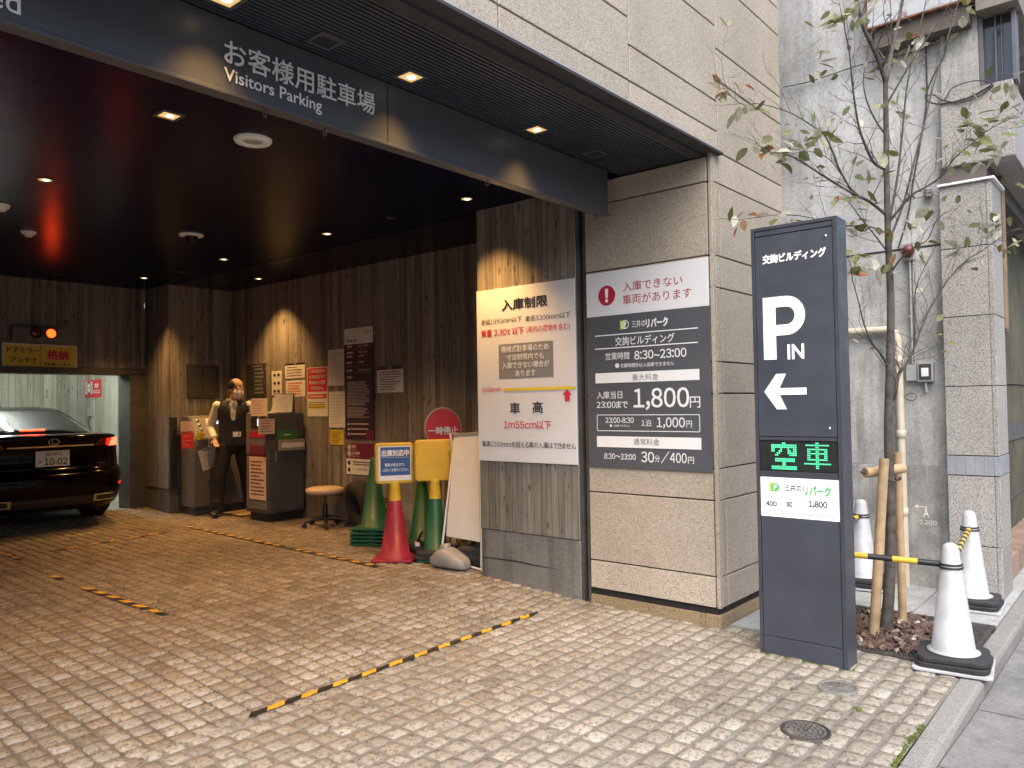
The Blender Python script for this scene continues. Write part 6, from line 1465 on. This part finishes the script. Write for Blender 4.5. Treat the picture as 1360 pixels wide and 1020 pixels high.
torso(m, .006, .95, 1.40); m.tube([(0, .012, 1.37), (.008, .004, 1.405)], [.078, .066], 18)
sh = m.build('shirt', M['shirt'], man, remesh=.009, smooth_it=3); bake(sh)
# vest with a V neck
m = MB(); prof = [(.835, .172, .128), (.90, .172, .126), (.98, .165, .122), (1.07, .163, .124), (1.16, .173, .128), (1.25, .186, .128), (1.32, .196, .116), (1.37, .168, .098), (1.405, .100, .082)]
nv = 48; vs = []
for z, a, b in prof:
    for k in range(nv):
        q = 2*PI*k/nv; f = 1+.02*math.sin(q*5+z*23)+.012*math.sin(q*9-z*41); vs.append(PMAT @ Vector((a*f*math.copysign(abs(math.cos(q))**.9, math.cos(q)), b*f*math.sin(q)+.008, z)))
fs = []
for i in range(len(prof)-1):
    for k in range(nv):
        q = 2*PI*(k+.5)/nv; zc = (prof[i][0]+prof[i+1][0])/2; xx = math.cos(q)
        if math.sin(q) < 0 and zc > 1.13 and abs(xx) < (zc-1.12)*1.0: continue
        if zc > 1.22 and abs(xx) > .965: continue
        fs.append((i*nv+k, i*nv+(k+1) % nv, (i+1)*nv+(k+1) % nv, (i+1)*nv+k))
m.v = vs; m.f = [list(f) for f in fs]; m.m = [0]*len(fs); m.s = [True]*len(fs); m.build('vest', M['vest'], man, solid=.006, sub=1)
m = PMB()
for s_ in (-1, 1):
    m.add([(s_*.012, -.098, 1.315), (s_*.075, -.085, 1.36), (s_*.078, -.045, 1.425), (s_*.030, -.070, 1.405), (s_*.005, -.088, 1.37)], [(0,1,2,3,4)[::s_]], 0)
m.build('collar', M['shirt'], man, solid=.005)
m = PMB(); m.box((-.005, -.140, .955), (.088, -.134, 1.015)); m.box((.058, -.1425, .965), (.068, -.1405, 1.005), 1); m.build('name_badge', [M['white'], M['black']], man)
for a_, dx in ((ankL, -.03), (ankR, .02)):
    m = PMB(); A = Vector(a_); A.z = 0 if a_ is ankL else .0; r_ = []
    for s_, wd, hh, zc in ((.085, .022, .022, .03), (.07, .036, .040, .042), (.02, .042, .050, .050), (-.05, .044, .040, .042), (-.12, .048, .033, .034), (-.165, .040, .026, .028), (-.185, .018, .014, .022)):
        c_ = A+Vector((dx*-s_*3 if s_ < 0 else 0, s_, zc)); r_.append([c_+Vector((wd*math.cos(q), 0, max(-zc+.001, hh*math.sin(q)))) for q in [2*PI*k/16 for k in range(16)]])
    m.loft(r_); m.build('shoe', M['shoe'], man, sub=1)

# ================================================================== ACROSS THE STREET (unseen block added to keep low sky light out of the garage)
ob = thing('sky_blocker', 'unseen pale block added across the street to cut the low sky light', 'building', (0, -13, 0))
m = MB(); m.box((-30, -22, -1), (34, -13, 6.5)); m.build('wall', M['sign_white'], ob)
m = MB()
for k in range(14):
    for j in range(2): m.box((-26+4.2*k, -13.0, 1.0+3.3*j), (-23.6+4.2*k, -12.96, 2.9+3.3*j))
o = m.build('window_row', M['win_glass'], ob); o['kind'] = 'stuff'
